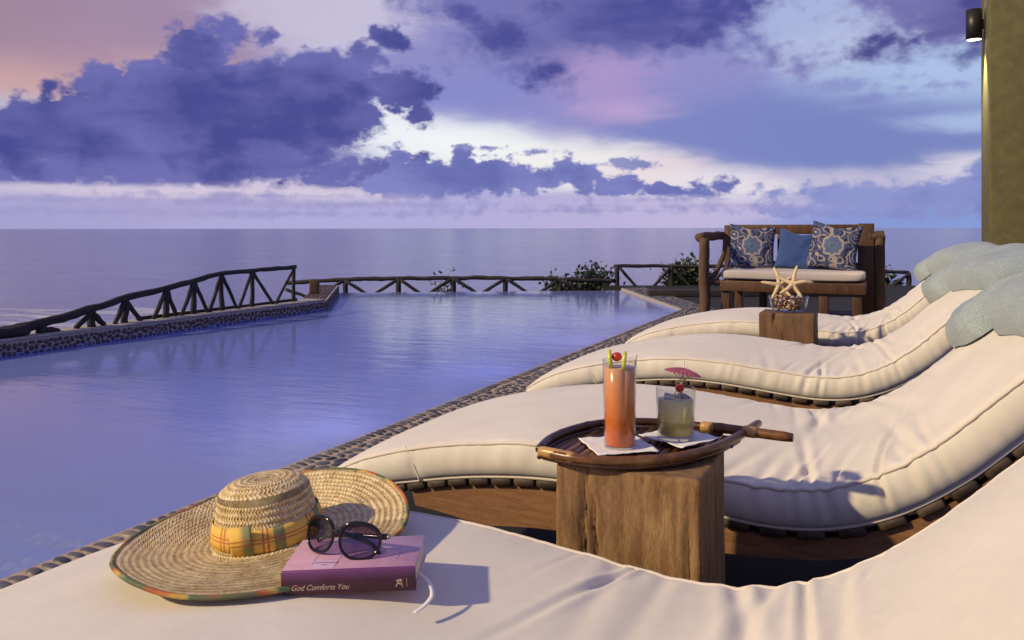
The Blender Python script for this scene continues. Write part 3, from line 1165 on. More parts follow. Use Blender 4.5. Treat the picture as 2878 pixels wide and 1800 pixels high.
class Folds:
    """Gathers that run in from both long edges where the cushion bends."""
    def __init__(self, seed):
        g = random.Random(seed)
        self.f = {-1: [], 1: []}
        for side in (-1, 1):
            s = s_at_x(-0.62)
            end = s_at_x(0.30)
            while s < end:
                x = prof_at(s)[0]
                core = math.exp(-((x + 0.13) / 0.25) ** 2)
                if g.random() < 0.12 + 0.85 * core:
                    self.f[side].append((s, g.uniform(.006, .014), g.uniform(.09, .16) + core * g.uniform(0.04, .34), (0.0004 + .0092 * core) * g.uniform(.3, 1.15), g.uniform(-.3, .3)))
                s += g.uniform(.024, .062)
        self.dimple = [(g.uniform(.3, LEN - .3), g.uniform(-.3, .3), g.uniform(.08, .16), g.uniform(-.007, .004)) for _ in range(16)]

    def __call__(self, s, y):
        d = 0.0
        for side in (-1, 1):
            yd = W2 - side * y
            for (s0, w, l, a, k) in self.f[side]:
                q = (s - s0 - k * yd) / (w * (1 + 1.4 * yd))
                if abs(q) < 4:
                    fade = math.exp(-(yd / l) ** 2) * (1 - .68 * math.exp(-(yd / .022) ** 2))
                    d += a * fade * (-math.exp(-q * q) + 0.55 * math.exp(-(q - 1.9) ** 2) + 0.4 * math.exp(-(q + 1.9) ** 2))
        # fine puckers where the top is sewn to the piping
        yd = W2 - abs(y)
        d += 0.0016 * math.exp(-(yd / .035) ** 2) * noise.noise(Vector((s * 46.0, math.copysign(3.0, y), 0.5)))
        return d

    def broad(self, s, y):
        d = 0.0
        for (s0, y0, w, a) in self.dimple:
            d += a * math.exp(-((s - s0) ** 2 + (y - y0) ** 2) / (w * w))
        return d


def cushion_geo(seed):
    fo = Folds(seed)
    grid = np.concatenate([np.linspace(0, .05, 14), np.arange(.06, s_at_x(-.62), .014), np.arange(s_at_x(-.62), s_at_x(.28), .0038), np.arange(s_at_x(.28), LEN - .05, .012), np.linspace(LEN - .045, LEN, 14)])
    ns = len(grid)
    ytop = list(np.concatenate([np.linspace(-1, -.72, 16), np.linspace(-.70, .70, 40), np.linspace(.72, 1, 16)]))
    side_k = [0.14, 0.32, 0.5, 0.68, 0.86]
    ybot = list(np.linspace(.98, -.98, 7))
    V, rings = [], []
    edge = {('t', -1): [], ('t', 1): [], ('b', -1): [], ('b', 1): []}
    END = 0.030
    for i in range(ns):
        s = float(grid[i])
        # rounded ends
        e = min(s, LEN - s)
        k = 1.0 if e >= END else math.sqrt(max(0.0, 1 - ((END - e) / END) ** 2))
        k = max(k, 0.12)
        x, z, tx, tz = prof_at(s)
        nx, nz = -tz, tx
        wid = W2 * (1 - 0.02 * (1 - k)) 
        th = THICK * (0.80 + 0.20 * min(1, s / 0.35)) * k
        mid = -THICK * 0.5 * (1 - k)
        seam = math.exp(-((s - SEAM) / .011) ** 2)
        ring = []

        def put(off, y):
            ring.append(len(V))
            V.append(Vector((x + nx * off, y, z + nz * off)))

        for yy in ytop:
            y = yy * wid
            d = fo(s, y) + fo.broad(s, y)
            rim = -0.0045 * max(0, (abs(yy) - .965) / .035)
            put(mid + (crown(y) + d) * k + rim - 0.0015 * seam * (abs(yy) > .9), y)
        edge[('t', 1)].append(V[ring[-1]].copy())
        edge[('t', -1)].append(V[ring[0]].copy())
        for kk in side_k:
            bul = 0.012 * math.sin(math.pi * kk) - 0.010 * seam * math.sin(math.pi * kk)
            d = fo(s + .012 * kk, W2) * 1.9 * math.sin(math.pi * min(kk + .15, 1))
            put(mid - th * kk, wid + (bul + d))
        for yy in ybot:
            put(mid - th, yy * wid)
        edge[('b', 1)].append(V[ring[len(ytop) + len(side_k)]].copy())
        edge[('b', -1)].append(V[ring[-1]].copy())
        for kk in reversed(side_k):
            bul = 0.012 * math.sin(math.pi * kk) - 0.010 * seam * math.sin(math.pi * kk)
            d = fo(s + .012 * kk, -W2) * 1.9 * math.sin(math.pi * min(kk + .15, 1))
            put(mid - th * kk, -wid - (bul + d))
        rings.append(ring)
    F = []
    m = len(rings[0])
    for i in range(ns - 1):
        a, b = rings[i], rings[i + 1]
        for j in range(m):
            j2 = (j + 1) % m
            F.append((a[j], a[j2], b[j2], b[j]))
    F.append(tuple(rings[0][::-1]))
    F.append(tuple(rings[-1]))
    pipes = []
    for lev in ('t', 'b'):
        a, b = edge[(lev, 1)], edge[(lev, -1)]
        step = 3
        pts = list(reversed(a[::step])) + [a[0].lerp(b[0], t) for t in (0.02, .25, .5, .75, .98)] + b[::step]
        pipes.append(tube_geo(pts, 0.0046, 6))
    # the upright seam near the foot, on both sides
    for sgn in (1, -1):
        x, z, tx, tz = prof_at(SEAM)
        pts = []
        for q in np.linspace(0, 1, 9):
            off = -THICK * q
            pts.append((x - tz * off + 0.010 * (q - .5) - .016 * (1 - q) ** 2, sgn * (W2 + 0.0005 + 0.003 * math.sin(math.pi * q)), z + tx * off))
        pipes.append(tube_geo(pts, 0.0030, 6))
    return V, F, merge(pipes)


def rail_geo():
    """Curved side board under the slats."""
    V, F = [], []
    ss = np.linspace(s_at_x(-1.16), s_at_x(.44), 70)
    for s in ss:
        x, z, tx, tz = prof_at(float(s))
        q = (s - ss[0]) / (ss[-1] - ss[0])
        depth = 0.040 + 0.062 * min(1, q / .12) * (1 - .92 * min(1, max(0, (x + .62) / .42)))
        for off, y in ((-THICK - .0235, -.018), (-THICK - .0235, .018), (-THICK - .0235 - depth, .018), (-THICK - .0235 - depth, -.018)):
            V.append((x - tz * off, y, z + tx * off))
    n = len(ss)
    for i in range(n - 1):
        for k in range(4):
            k2 = (k + 1) % 4
            F.append((i * 4 + k, i * 4 + k2, (i + 1) * 4 + k2, (i + 1) * 4 + k))
    F += [(3, 2, 1, 0), tuple((n - 1) * 4 + k for k in range(4))]
    return V, F


cush = [cushion_geo(sd) for sd in (11, 23)]
cush_me = [mesh_data('cushion', v, f, M['cushion']) for v, f, p in cush]
pipe_me = [mesh_data('piping', p[0], p[1], M['piping']) for v, f, p in cush]
rv, rf = rail_geo()
rail_me = mesh_data('side_rail', rv, rf, M['rail_wood'], False)
slat_me = box_mesh('slat', (0.056, 0.80, 0.021), M['slat_wood'], 0.004, (0, 0, 0), 1)
leg_me = box_mesh('leg', (0.085, 0.05, 1.0), M['rail_wood'], 0.004, (0, 0, 0.5), 1)
cross_me = box_mesh('cross_bar', (0.05, 0.66, 0.07), M['rail_wood'], 0.004, (0, 0, 0), 1)

LABELS = ['nearest cream wave lounger, with the straw hat and book on its foot',
          'second cream wave lounger, directly behind the timber side table with the drinks',
          'third cream wave lounger, between the drinks table and the starfish table',
          'farthest cream wave lounger, behind the starfish table and next to the bench']
loungers = []
for i, yc in enumerate(CENTRES):
    root = empty('wave_lounger', (-0.4 + SHIFT[i], yc, 0))
    tag(root, LABELS[i], 'lounger', 'wave loungers in a row beside the pool')
    k = i % 2
    dx_ = 0.4
    c = obj('cushion', cush_me[k], root, (dx_, 0, 0))
    obj('piping', pipe_me[k], c)
    for sgn in (-1, 1):
        obj('side_rail', rail_me, root, (dx_, sgn * 0.368, 0))
    s = s_at_x(-1.20)
    while s < LEN - 0.06:
        x, z, tx, tz = prof_at(s)
        off = -THICK - 0.0125
        obj('slat', slat_me, root, (x - tz * off + dx_, 0, z + tx * off), (0, -math.atan2(tz, tx), 0))
        s += 0.0655
    for X in (-0.70, 0.22):
        x, z, tx, tz = prof_at(s_at_x(X))
        for sgn in (-1, 1):
            top = z - (THICK + .04) / max(tx, .6)
            obj('leg', leg_me, root, (X + dx_, sgn * 0.321, 0), (0, 0, 0), (1, 1, top))
        obj('cross_bar', cross_me, root, (X + dx_, 0, 0.14))
    loungers.append(root)

# ------------------------------------------------------------------ terry towels over the head ends
terry, t, b = material('terry')
o_ = coords(t)
na, nb = noise_node(t, o_, 7.0, 4, 0.6), noise_node(t, o_, 260.0, 3, 0.7)
t.links.new(ramp(t, na * 0.28 + nb * 0.75, [(0.34, (0.19, 0.265, 0.30)), (0.5, (0.29, 0.355, 0.385)), (0.66, (0.42, 0.475, 0.485))]), b.inputs['Base Color'])
b.inputs['Roughness'].default_value = 1.0
b.inputs['Sheen Weight'].default_value = 0.15
b.inputs['Specular IOR Level'].default_value = 0.1
bump(t, b, nb * 0.8 + noise_node(t, o_, 300.0, 2, 0.6) * 0.5, 0.6, 0.006)


def drape_at(s):
    """Cushion top line, carried on over the head end and down its back."""
    if s <= LEN - .02:
        return prof_at(s)
    x, z, tx, tz = prof_at(LEN - .02)
    r = 0.085
    a0 = math.atan2(tz, tx)
    a = a0 - (s - LEN + .02) / r
    cx, cz = x + math.sin(a0) * r, z - math.cos(a0) * r
    return cx - math.sin(a) * r, cz + math.cos(a) * r, math.cos(a), math.sin(a)


def towel_drape(y0, y1, X0, T, seed, tail=0.16, nu=70, nv=80):
    """Soft thick towel laid over the head end: rolled hem, slack middle, uneven edges."""
    s1 = LEN + tail
    top, bot = [], []
    for i in range(nu + 1):
        for j in range(nv + 1):
            u, v = i / nu, j / nv
            y = y0 + (y1 - y0) * v
            s0 = s_at_x(X0[0] + (X0[1] - X0[0]) * v)          # laid a little askew
            hem = 0.016 * noise.noise(Vector((y * 7, seed, 0))) + 0.03 * (2 * v - 1) ** 4
            s = s0 + hem + (s1 - s0 - hem) * u
            edge_y = 0.010 * noise.noise(Vector((s * 9, seed + 4, 0)))
            y += edge_y * (2 * v - 1)
            x, z, tx, tz = drape_at(s)
            d = min(u * (s1 - s0), (1 - u) * (s1 - s0) + .02, v * (y1 - y0), (1 - v) * (y1 - y0))
            du = u * (s1 - s0)
            dv = min(v, 1 - v) * (y1 - y0)
            rnd_u = math.sqrt(max(0.0, 1 - (1 - min(du / .060, 1)) ** 2))
            rnd_v = math.sqrt(max(0.0, 1 - (1 - min(dv / .075, 1)) ** 2))
            k = rnd_u * rnd_v
            p = Vector((s, y, seed))
            lump = 1 + .20 * noise.noise(p * 5.0) + .09 * noise.noise(p * 13.0)
            sag = 1 - 0.16 * math.exp(-((v - .55) / .22) ** 2) * u
            band = -.0035 * math.exp(-((du - .050) / .007) ** 2) * rnd_v          # woven border near the hem
            off = 0.003 + T * k * lump * sag + band + .0016 * noise.noise(p * 55.0) * k
            base = crown(min(max(y, -W2), W2)) * (1 if s < LEN else max(0.0, 1 - (s - LEN) / .05))
            top.append(Vector((x - tz * (off + base), y, z + tx * (off + base))))
            bot.append(Vector((x - tz * (base + .0015), y, z + tx * (base + .0015))))
    V = top + bot
    n = (nu + 1) * (nv + 1)
    F = []
    for i in range(nu):
        for j in range(nv):
            a = i * (nv + 1) + j
            q = (a, a + nv + 1, a + nv + 2, a + 1)
            F.append(q)
            F.append(tuple(w + n for w in reversed(q)))
    rim = [j for j in range(nv + 1)] + [i * (nv + 1) + nv for i in range(1, nu + 1)] + [nu * (nv + 1) + j for j in range(nv - 1, -1, -1)] + [i * (nv + 1) for i in range(nu - 1, 0, -1)]
    for a, b_ in zip(rim, rim[1:] + rim[:1]):
        F.append((a, b_, b_ + n, a + n))
    return mesh_data('towel_fold', V, F, terry)


TL = ['pale grey-blue towel folded over the head of the second lounger, at the right edge',
      'grey-blue towel folded over the head of the third lounger',
      'small-looking grey-blue towel on the head of the farthest lounger, beside the bench']
for i, yc in enumerate(CENTRES[1:]):
    x, z, tx, tz = prof_at(s_at_x(.35))
    root = empty('folded_towel', (x, yc, z + .03))
    tag(root, TL[i], 'towel', 'terry towels on the lounger heads')
    for nm, me in (('main_fold', towel_drape(-.39, .115, (.315, .225), .086, 1.0 + i * 2.7)), ('side_fold', towel_drape(.120, .395, (.205, .165), .074, 5.0 + i * 1.9))):
        obj(nm, me, root, (-x, 0, -(z + .03)))

# ------------------------------------------------------------------ timber side tables
def split_block(name, size, mat, seed):
    """Sawn block of heavy timber with uneven faces and drying cracks cut into them."""
    sx, sy, sz = size
    bm = bmesh.new()
    bmesh.ops.create_cube(bm, size=1.0)
    bmesh.ops.scale(bm, vec=size, verts=bm.verts)
    bmesh.ops.bevel(bm, geom=list(bm.edges), offset=0.007, segments=2, affect='EDGES', profile=.6)
    bmesh.ops.subdivide_edges(bm, edges=[e for e in bm.edges if e.calc_length() > .05], cuts=44, use_grid_fill=True)
    g = random.Random(seed)
    cracks = []
    for k in range(5):
        cracks.append((g.uniform(-.42, .42) * sx, g.uniform(-.1, .55) * sz, g.uniform(.05, .22), g.uniform(.0015, .003), g.uniform(-.05, .05), k % 2))
    for v in bm.verts:
        p = v.co.copy()
        v.co += Vector(noise.noise_vector(p * 7 + Vector((seed, 0, 0)))) * 0.0035
        gr = noise.noise(Vector((p.x * 60, p.y * 60, p.z * 5 + seed)))
        v.co += p.normalized() * gr * .0008
        if p.y < -sy / 2 + .004:
            for (cx, cz, l, w, k, up) in cracks:
                u = (p.x - cx - k * (p.z - cz) - 0.006 * noise.noise(Vector((p.z * 25, cx * 9, 0)))) / (w * 1.8)
                t_ = (p.z - cz) / l
                if abs(t_) < 1:
                    v.co.y += 0.012 * math.exp(-u * u) * (1 - t_ * t_)
    bmesh.ops.translate(bm, vec=(0, 0, sz / 2), verts=bm.verts)
    return bm_mesh(name, bm, mat, True)


BLK = 0.578
t1 = obj('timber_table', split_block('timber_table', (0.262, 0.225, BLK), M['block_wood'], 3), None, (-0.415, 1.468, -0.003))
tag(t1, 'weathered square timber block table carrying the bamboo tray of drinks', 'table', 'timber block tables')
t2 = obj('timber_table', split_block('timber_table', (0.262, 0.225, BLK), M['block_wood_dark'], 8), None, (-0.452, 4.28, -0.003))
tag(t2, 'darker timber block table with starfish and shells on top', 'table', 'timber block tables')

# ------------------------------------------------------------------ boat-shaped bamboo tray
TZ = BLK - 0.001
tray = empty('bamboo_tray', (-0.415, 1.468, TZ))
tag(tray, 'boat-shaped dark bamboo tray with crossed handles, holding two drinks', 'tray')
near_c = [(-.575, 1.352), (-.50, 1.336), (-.42, 1.352), (-.345, 1.408), (-.292, 1.50), (-.262, 1.62), (-.243, 1.735)]
far_c = [(-.575, 1.352), (-.584, 1.43), (-.571, 1.515), (-.535, 1.588), (-.47, 1.634), (-.39, 1.652), (-.30, 1.648), (-.165, 1.633)]


def bamboo_rod(name, ctrl, z, r, mat, node_gap=0.085, n=50):
    pts = smooth_path([(x, y, z) for x, y in ctrl], n)
    acc_l, rad = 0.0, []
    for i, p in enumerate(pts):
        if i: acc_l += (p - pts[i - 1]).length
        ph = (acc_l % node_gap) / node_gap
        rad.append(r * (1 + 0.13 * math.exp(-((ph - .5) / .035) ** 2)))
    rad[0] *= .8
    rad[-1] *= .85
    v, f = tube_geo(pts, rad, 12)
    return adopt(obj(name, mesh_data(name, v, f, mat), tray))


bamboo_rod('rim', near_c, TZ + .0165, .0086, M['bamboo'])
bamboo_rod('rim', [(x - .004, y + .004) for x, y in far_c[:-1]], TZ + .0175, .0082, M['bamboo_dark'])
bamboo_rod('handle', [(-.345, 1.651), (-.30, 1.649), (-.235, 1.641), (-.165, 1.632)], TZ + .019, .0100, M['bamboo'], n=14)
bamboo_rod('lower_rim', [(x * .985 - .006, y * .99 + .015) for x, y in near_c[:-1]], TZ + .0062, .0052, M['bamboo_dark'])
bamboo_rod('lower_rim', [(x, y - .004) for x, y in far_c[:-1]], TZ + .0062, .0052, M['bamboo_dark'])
bamboo_rod('tip_sleeve', near_c[:2], TZ + .0165, .0100, M['bamboo_light'], 9.0, 10)
bamboo_rod('sleeve', [(-.262, 1.645), (-.232, 1.641)], TZ + .019, .0116, M['bamboo_light'], 9.0, 6)
bamboo_rod('sleeve', [(-.345, 1.650), (-.318, 1.649)], TZ + .0185, .0108, M['bamboo_light'], 9.0, 6)
# floor of the tray: narrow bamboo strips cut to the boat outline
inside_near = [(p.x, p.y) for p in smooth_path([(x, y, 0) for x, y in near_c[:-1]], 40)]
inside_far = [(p.x, p.y) for p in smooth_path([(x, y, 0) for x, y in far_c[:-1]], 40)]
outline = inside_near + inside_far[::-1]


def span(x):
    ys = []
    n = len(outline)
    for i in range(n):
        (x0, y0), (x1, y1) = outline[i], outline[(i + 1) % n]
        if (x0 - x) * (x1 - x) < 0:
            ys.append(y0 + (y1 - y0) * (x - x0) / (x1 - x0))
    return (min(ys), max(ys)) if len(ys) >= 2 else None


x = -0.580
while x < -0.275:
    w = 0.0165
    sp_ = span(x + w / 2)
    if sp_ and sp_[1] - sp_[0] > 0.03:
        me = box_mesh('strip', (w - .0018, sp_[1] - sp_[0] - .012, .007), M['bamboo_dark'] if rnd.random() < .55 else M['bamboo'], .0015,
                      (x + w / 2, (sp_[0] + sp_[1]) / 2, TZ + .0055), 1)
        adopt(obj('strip', me, tray))
    x += w
FLOOR = TZ + .0092


def napkin(loc, rot, size, seed, label):
    n = 22
    V, F = [], []
    for j in range(n + 1):
        for i in range(n + 1):
            u, v = i / n - .5, j / n - .5
            e = max(abs(u), abs(v)) * 2
            z = 0.0012 + 0.006 * max(0, e - .55) * (1 + noise.noise(Vector((u * 5, v * 5, seed)))) + .0015 * max(0, e - .5) * noise.noise(Vector((u * 18, v * 18, seed)))
            V.append((u * size, v * size, max(z, .0008)))
    for j in range(n):
        for i in range(n):
            a = j * (n + 1) + i
            F.append((a, a + 1, a + n + 2, a + n + 1))
    me = mesh_data('paper_napkin', V, F, M['napkin'])
    o = obj('paper_napkin', me, None, loc, (0, 0, rot))
    md = o.modifiers.new('thick', 'SOLIDIFY')
    md.thickness = 0.0012
    md.offset = 1
    return tag(o, label, 'napkin', 'napkins under the drinks')


G1, G2 = (-.457, 1.458), (-.372, 1.548)
napkin((G1[0] - .005, G1[1] + .004, FLOOR), R(38), .118, 1, 'white paper napkin under the tall orange drink')
napkin((G2[0] + .006, G2[1] + .006, FLOOR + .0042), R(62), .112, 4, 'white paper napkin under the short pale drink')

# ------------------------------------------------------------------ drinks
def glass_material():
    m = bpy.data.materials.new('drinking_glass')
    m.use_nodes = True
    t = m.node_tree
    t.nodes.clear()
    fr = schlick(t, 0.035)
    tr = t.nodes.new('ShaderNodeBsdfTransparent')
    tr.inputs['Color'].default_value = (0.94, 0.94, 0.95, 1)
    gl = t.nodes.new('ShaderNodeBsdfGlossy')
    gl.inputs['Roughness'].default_value = 0.03
    mx = t.nodes.new('ShaderNodeMixShader')
    t.links.new(fr.s, mx.inputs[0])
    t.links.new(tr.outputs[0], mx.inputs[1])
    t.links.new(gl.outputs[0], mx.inputs[2])
    out = t.nodes.new('ShaderNodeOutputMaterial')
    t.links.new(mx.outputs[0], out.inputs['Surface'])
    return m


M['glass'] = glass_material()


def liquid(name, stops, z0, z1, trans, rough=0.15):
    m, t, b = material(name)
    sp = t.nodes.new('ShaderNodeSeparateXYZ')
    t.links.new(coords(t), sp.inputs[0])
    h = (S(t, sp.outputs[2]) + (-z0)) * (1.0 / (z1 - z0))
    n = noise_node(t, coords(t), 60.0, 3, .6)
    t.links.new(ramp(t, h + n.madd(.16, -.08), stops), b.inputs['Base Color'])
    b.inputs['Roughness'].default_value = rough
    b.inputs['Transmission Weight'].default_value = trans
    b.inputs['IOR'].default_value = 1.2 if trans else 1.4
    b.inputs['Subsurface Weight'].default_value = 0.0 if trans else 0.4
    b.inputs['Subsurface Radius'].default_value = (0.02, 0.008, 0.003)
    return m


def tumbler(name, label, loc, r0, r1, h, base_t, fill, mat):
    root = empty(name, loc)
    tag(root, label, 'drink')
    w = 0.0018
    prof = [(0.0001, 0), (r0 - .002, 0), (r0, .002), (r1, h - .001), (r1 - w * .5, h), (r1 - w, h - .001), (r0 - w, base_t + .002), (r0 - w - .002, base_t), (0.0001, base_t)]
    obj('glass', lathe_mesh('glass', prof, M['glass'], 48), root)
    ri = lambda z: r0 + (r1 - r0) * z / h - w - .0004
    lp = [(0.0001, base_t + .0006), (ri(base_t) - .002, base_t + .0006), (ri(base_t + .003), base_t + .003), (ri(fill), fill - .0012), (ri(fill) - .002, fill), (0.0001, fill)]
    obj('liquid', lathe_mesh('liquid', lp, mat, 48), root)
    return root


orange = liquid('orange_punch', [(0.0, (0.82, 0.18, 0.035)), (0.35, (0.84, 0.24, 0.05)), (0.75, (0.83, 0.35, 0.11)), (1.0, (0.80, 0.48, 0.24))], 0, .15, 0.0)
tall = tumbler('tall_drink', 'tall glass of orange punch with a lime slice and cherry on the rim', (G1[0], G1[1], FLOOR + .0026), .0298, .0318, .164, .004, .150, orange)
pale = liquid('pale_punch', [(0.0, (0.52, 0.43, 0.10)), (0.36, (0.62, 0.53, 0.14)), (0.42, (0.92, 0.83, 0.30)), (1.0, (0.95, 0.89, 0.44))], .008, .076, 0.0, .12)
short = tumbler('short_drink', 'short glass of pale yellow punch with a pink paper parasol and cherry', (G2[0], G2[1], FLOOR + .0075), .0355, .0378, .097, .008, .076, pale)

rind = plain('lime_rind', (0.58, 0.58, 0.07), 0.4, 0, 60, .2, .1)
flesh = plain('lime_flesh', (0.70, 0.68, 0.28), 0.4, 0, 90, .15, .1)
cherry_m = plain('cherry', (0.42, 0.030, 0.012), 0.18, 0, 20, .2, .0)


def rounded_disc(name, r, th, mat_flesh, mat_rind, parent, loc, rot):
    me = lathe_mesh(name, [(0.0001, -th / 2), (r * .86, -th / 2), (r * .87, -th / 2), (r, -th / 2 + .0006), (r, th / 2 - .0006), (r * .87, th / 2), (r * .86, th / 2), (0.0001, th / 2)], mat_flesh, 28)
    me.materials.append(mat_rind)
    for p in me.polygons:
        c = Vector(p.center)
        if math.hypot(c.x, c.y) > r * .86:
            p.material_index = 1
    return obj(name, me, parent, loc, rot)


def cherry(parent, loc, r, stem=None):
    V, F = lathe_geo([(r * math.sin(math.pi * i / 10) + 1e-5, -r * math.cos(math.pi * i / 10) * .95 + (-.12 * r * math.exp(-((10 - i) / 1.5) ** 2))) for i in range(11)], 18)
    c = obj('cherry', mesh_data('cherry', V, F, cherry_m), parent, loc)
    return c


for s_, zz in ((-1, .158), (1, .157)):
    rounded_disc('lime_slice', .0185, .0072, flesh, rind, tall, (s_ * .0135 - .001, -.012, zz + .006), (R(8), R(90 + 6 * s_), R(25)))
cherry(tall, (-.001, -.013, .171), .0095)
straw_v, straw_f = tube_geo([(.004, .004, .02), (.028, .02, .171)], .0012, 6)
obj('pick', mesh_data('pick', straw_v, straw_f, M['bamboo_light']), tall)

# parasol: pleated paper cone on a pick
par_m, t, b = material('parasol_paper')
nz_ = noise_node(t, coords(t), 160, 3, .6)
t.links.new(ramp(t, nz_, [(.3, (.27, .05, .08)), (.7, (.42, .12, .16))]), b.inputs['Base Color'])
b.inputs['Roughness'].default_value = .6
seg = 48
V, F = [], []
for i, (rr, zz) in enumerate([(0.0012, 0.0085), (.012, .0066), (.024, .0030), (.035, -.002)]):
    for k in range(seg):
        th = 2 * math.pi * k / seg
        V.append((rr * math.cos(th), rr * math.sin(th), zz + (.0009 * (rr / .036) * (1 if k % 2 else -1))))
for i in range(3):
    for k in range(seg):
        F.append((i * seg + k, i * seg + (k + 1) % seg, (i + 1) * seg + (k + 1) % seg, (i + 1) * seg + k))
px_, py_ = .012, -.004
can = obj('parasol_canopy', mesh_data('parasol_canopy', V, F, par_m, False), short, (px_ + .003, py_, .128), (R(-7), R(9), 0))
md = can.modifiers.new('thick', 'SOLIDIFY'); md.thickness = .0006
pv, pf_ = tube_geo([(px_ - .012, py_ + .004, .03), (px_ + .003, py_, .128), (px_ + .0052, py_, .150)], .0012, 6)
obj('parasol_pick', mesh_data('parasol_pick', pv, pf_, plain('pick_wood', (.75, .66, .5), .5)), short)
rv_, rf_ = [], []
geos = [tube_geo([(0, 0, -.018), (.026 * math.cos(a), .026 * math.sin(a), .0015)], .0006, 4) for a in [k * math.pi / 4 for k in range(8)]]
gv, gf = merge(geos)
obj('parasol_rib', mesh_data('parasol_rib', gv, gf, plain('rib_wood', (.7, .6, .45), .6)), short, (px_ + .003, py_, .128), (R(-7), R(9), 0))
cherry(short, (px_ - .003, py_ - .001, .0975), .0088)
ice_m, t, b = material('ice')
b.inputs['Base Color'].default_value = (.82, .82, .80, 1)
b.inputs['Roughness'].default_value = .12
b.inputs['Transmission Weight'].default_value = .7
b.inputs['IOR'].default_value = 1.2
for k, (ix, iy, iz, ra) in enumerate([(-.012, -.008, .0775, .3), (.013, .010, .0755, .9), (.002, .018, .0785, 1.3)]):
    obj('ice_cube', box_mesh('ice_cube', (.018, .017, .015), ice_m, .003), short, (ix, iy, iz), (ra * .3, .2, ra))

# ------------------------------------------------------------------ straw hat
HX, HY = -0.908, 1.014
s_h = s_at_x(HX)
_, _, tx, tz = prof_at(s_h + .015)
hat_tilt = math.atan2(tz, tx)
_rot = Matrix.Rotation(-hat_tilt, 3, 'Y') @ Matrix.Rotation(VIEW, 3, 'Z') @ Matrix.Rotation(R(2.5), 3, 'X')
hat = empty('straw_hat', (HX, HY, top_z(HX, HY, CENTRES[0]) + 0.011), _rot.to_euler())
hat.scale = (0.945, 1.03, 1.0)
tag(hat, 'wide-brimmed woven straw hat with a yellow plaid band, lying on the nearest lounger', 'hat')


def straw_material():
    m, t, b = material('straw')
    uv = t.nodes.new('ShaderNodeUVMap')
    uv.uv_map = 'uv'
    sp = t.nodes.new('ShaderNodeSeparateXYZ')
    t.links.new(uv.outputs[0], sp.inputs[0])
    u, v = S(t, sp.outputs[0]), S(t, sp.outputs[1])
    # braid rows: v counts rows, u counts plait stitches round the hat
    v = v + noise_node(t, coords(t), 26.0, 3, .6).madd(0.8, -0.4)
    row = v._m('FRACT')
    vee = (row + (-0.5))._m('ABSOLUTE')
    jit = noise_node(t, coords(t), 55.0, 3, .6)
    st = (u + vee * 1.5 + jit * 1.5)._m('FRACT')
    stitch = (st + (-0.5))._m('ABSOLUTE') * 2.0
    n = noise_node(t, coords(t), 120.0, 4, .65)
    n2 = noise_node(t, coords(t), 38.0, 5, .7)
    h = stitch * 0.34 + (vee.madd(-1.7, 0.85)) * 0.30 + n * 0.60
    col = ramp(t, h * 0.72 + n2 * 0.62 + (-0.23), [(0.22, (.17, .085, .025)), (.38, (.46, .31, .12)), (.54, (.68, .52, .25)), (.72, (.90, .78, .48))])
    t.links.new(col, b.inputs['Base Color'])
    b.inputs['Roughness'].default_value = .55
    bump(t, b, h, .9, .004)
    return m


M['straw'] = straw_material()
RB, RC, HC = 0.236, 0.086, 0.070
ROW = 0.0105


def brim_lift(r, th):
    """Brim: flat round the crown, curled up at the sea side and the foot side, flat towards the book."""
    q = max(0.0, (r - RC) / (RB - RC))
    a = th
    curl = 0.018 + 0.010 * math.cos(a - R(135)) + 0.012 * math.cos(2 * (a - R(60)))
    flatten = 1 - 0.95 * math.exp(-((((a - R(-40) + math.pi) % (2 * math.pi)) - math.pi) / .95) ** 2)
    z = curl * q ** 1.9 * flatten + 0.005 * noise.noise(Vector((math.cos(a) * 2.2, math.sin(a) * 2.2, q * 2))) * q * (.25 + .75 * flatten)
    return z


def hat_mesh():
    seg = 180
    V, F, UV = [], [], []
    rings = []

    def ring(fr, fz, vrow, k_u):
        base = len(V)
        for k in range(seg):
            th = 2 * math.pi * k / seg
            r = fr(th)
            V.append((r * math.cos(th), r * math.sin(th), fz(r, th)))
            UV.append((k / seg * k_u, vrow))
        rings.append(base)

    nb_ = 66
    for i in range(nb_):
        r0 = RB - (RB - RC) * i / (nb_ - 1)
        rowp = r0 / ROW
        ridge = 0.0016 * math.sin(math.pi * (rowp % 1.0))
        ring(lambda th: r0 * (1 + .006 * math.sin(3 * th + 1)), lambda r, th: brim_lift(r0, th) + ridge, rowp, round(2 * math.pi * max(r0, .1) / .0085))
    # crown side and top
    for i in range(1, 40):
        q = i / 39
        z0 = HC * q
        rr = RC - 0.014 * q ** 1.6 - 0.002 * math.sin(q * math.pi)
        ridge = 0.0016 * math.sin(math.pi * ((z0 / ROW) % 1.0))
        ring(lambda th: (rr + ridge) * (1 + .05 * math.cos(2 * th)), lambda r, th: z0 + .002 * math.sin(th * 2 + 1) * q, z0 / ROW + 40, 84)
    for i in range(1, 26):
        q = i / 25
        rr = (RC - .014) * (1 - q) + .0005
        sh = math.sqrt(max(0.0, 1 - (1 - min(q / .55, 1)) ** 2)) * .021
        ridge = 0.0014 * math.sin(math.pi * ((rr / ROW) % 1.0))
        ring(lambda th: rr * (1 + .05 * math.cos(2 * th) * (1 - q)), lambda r, th: HC + sh + ridge + .004 * q - .005 * math.exp(-(rr / .03) ** 2), rr / ROW + 80, 52)
    for a, b in zip(rings[:-1], rings[1:]):
        for k in range(seg):
            k2 = (k + 1) % seg
            F.append((a + k, a + k2, b + k2, b + k))
    F.append(tuple(rings[-1] + k for k in range(seg)))
    return mesh_data('woven_straw', V, F, M['straw'], True, UV)


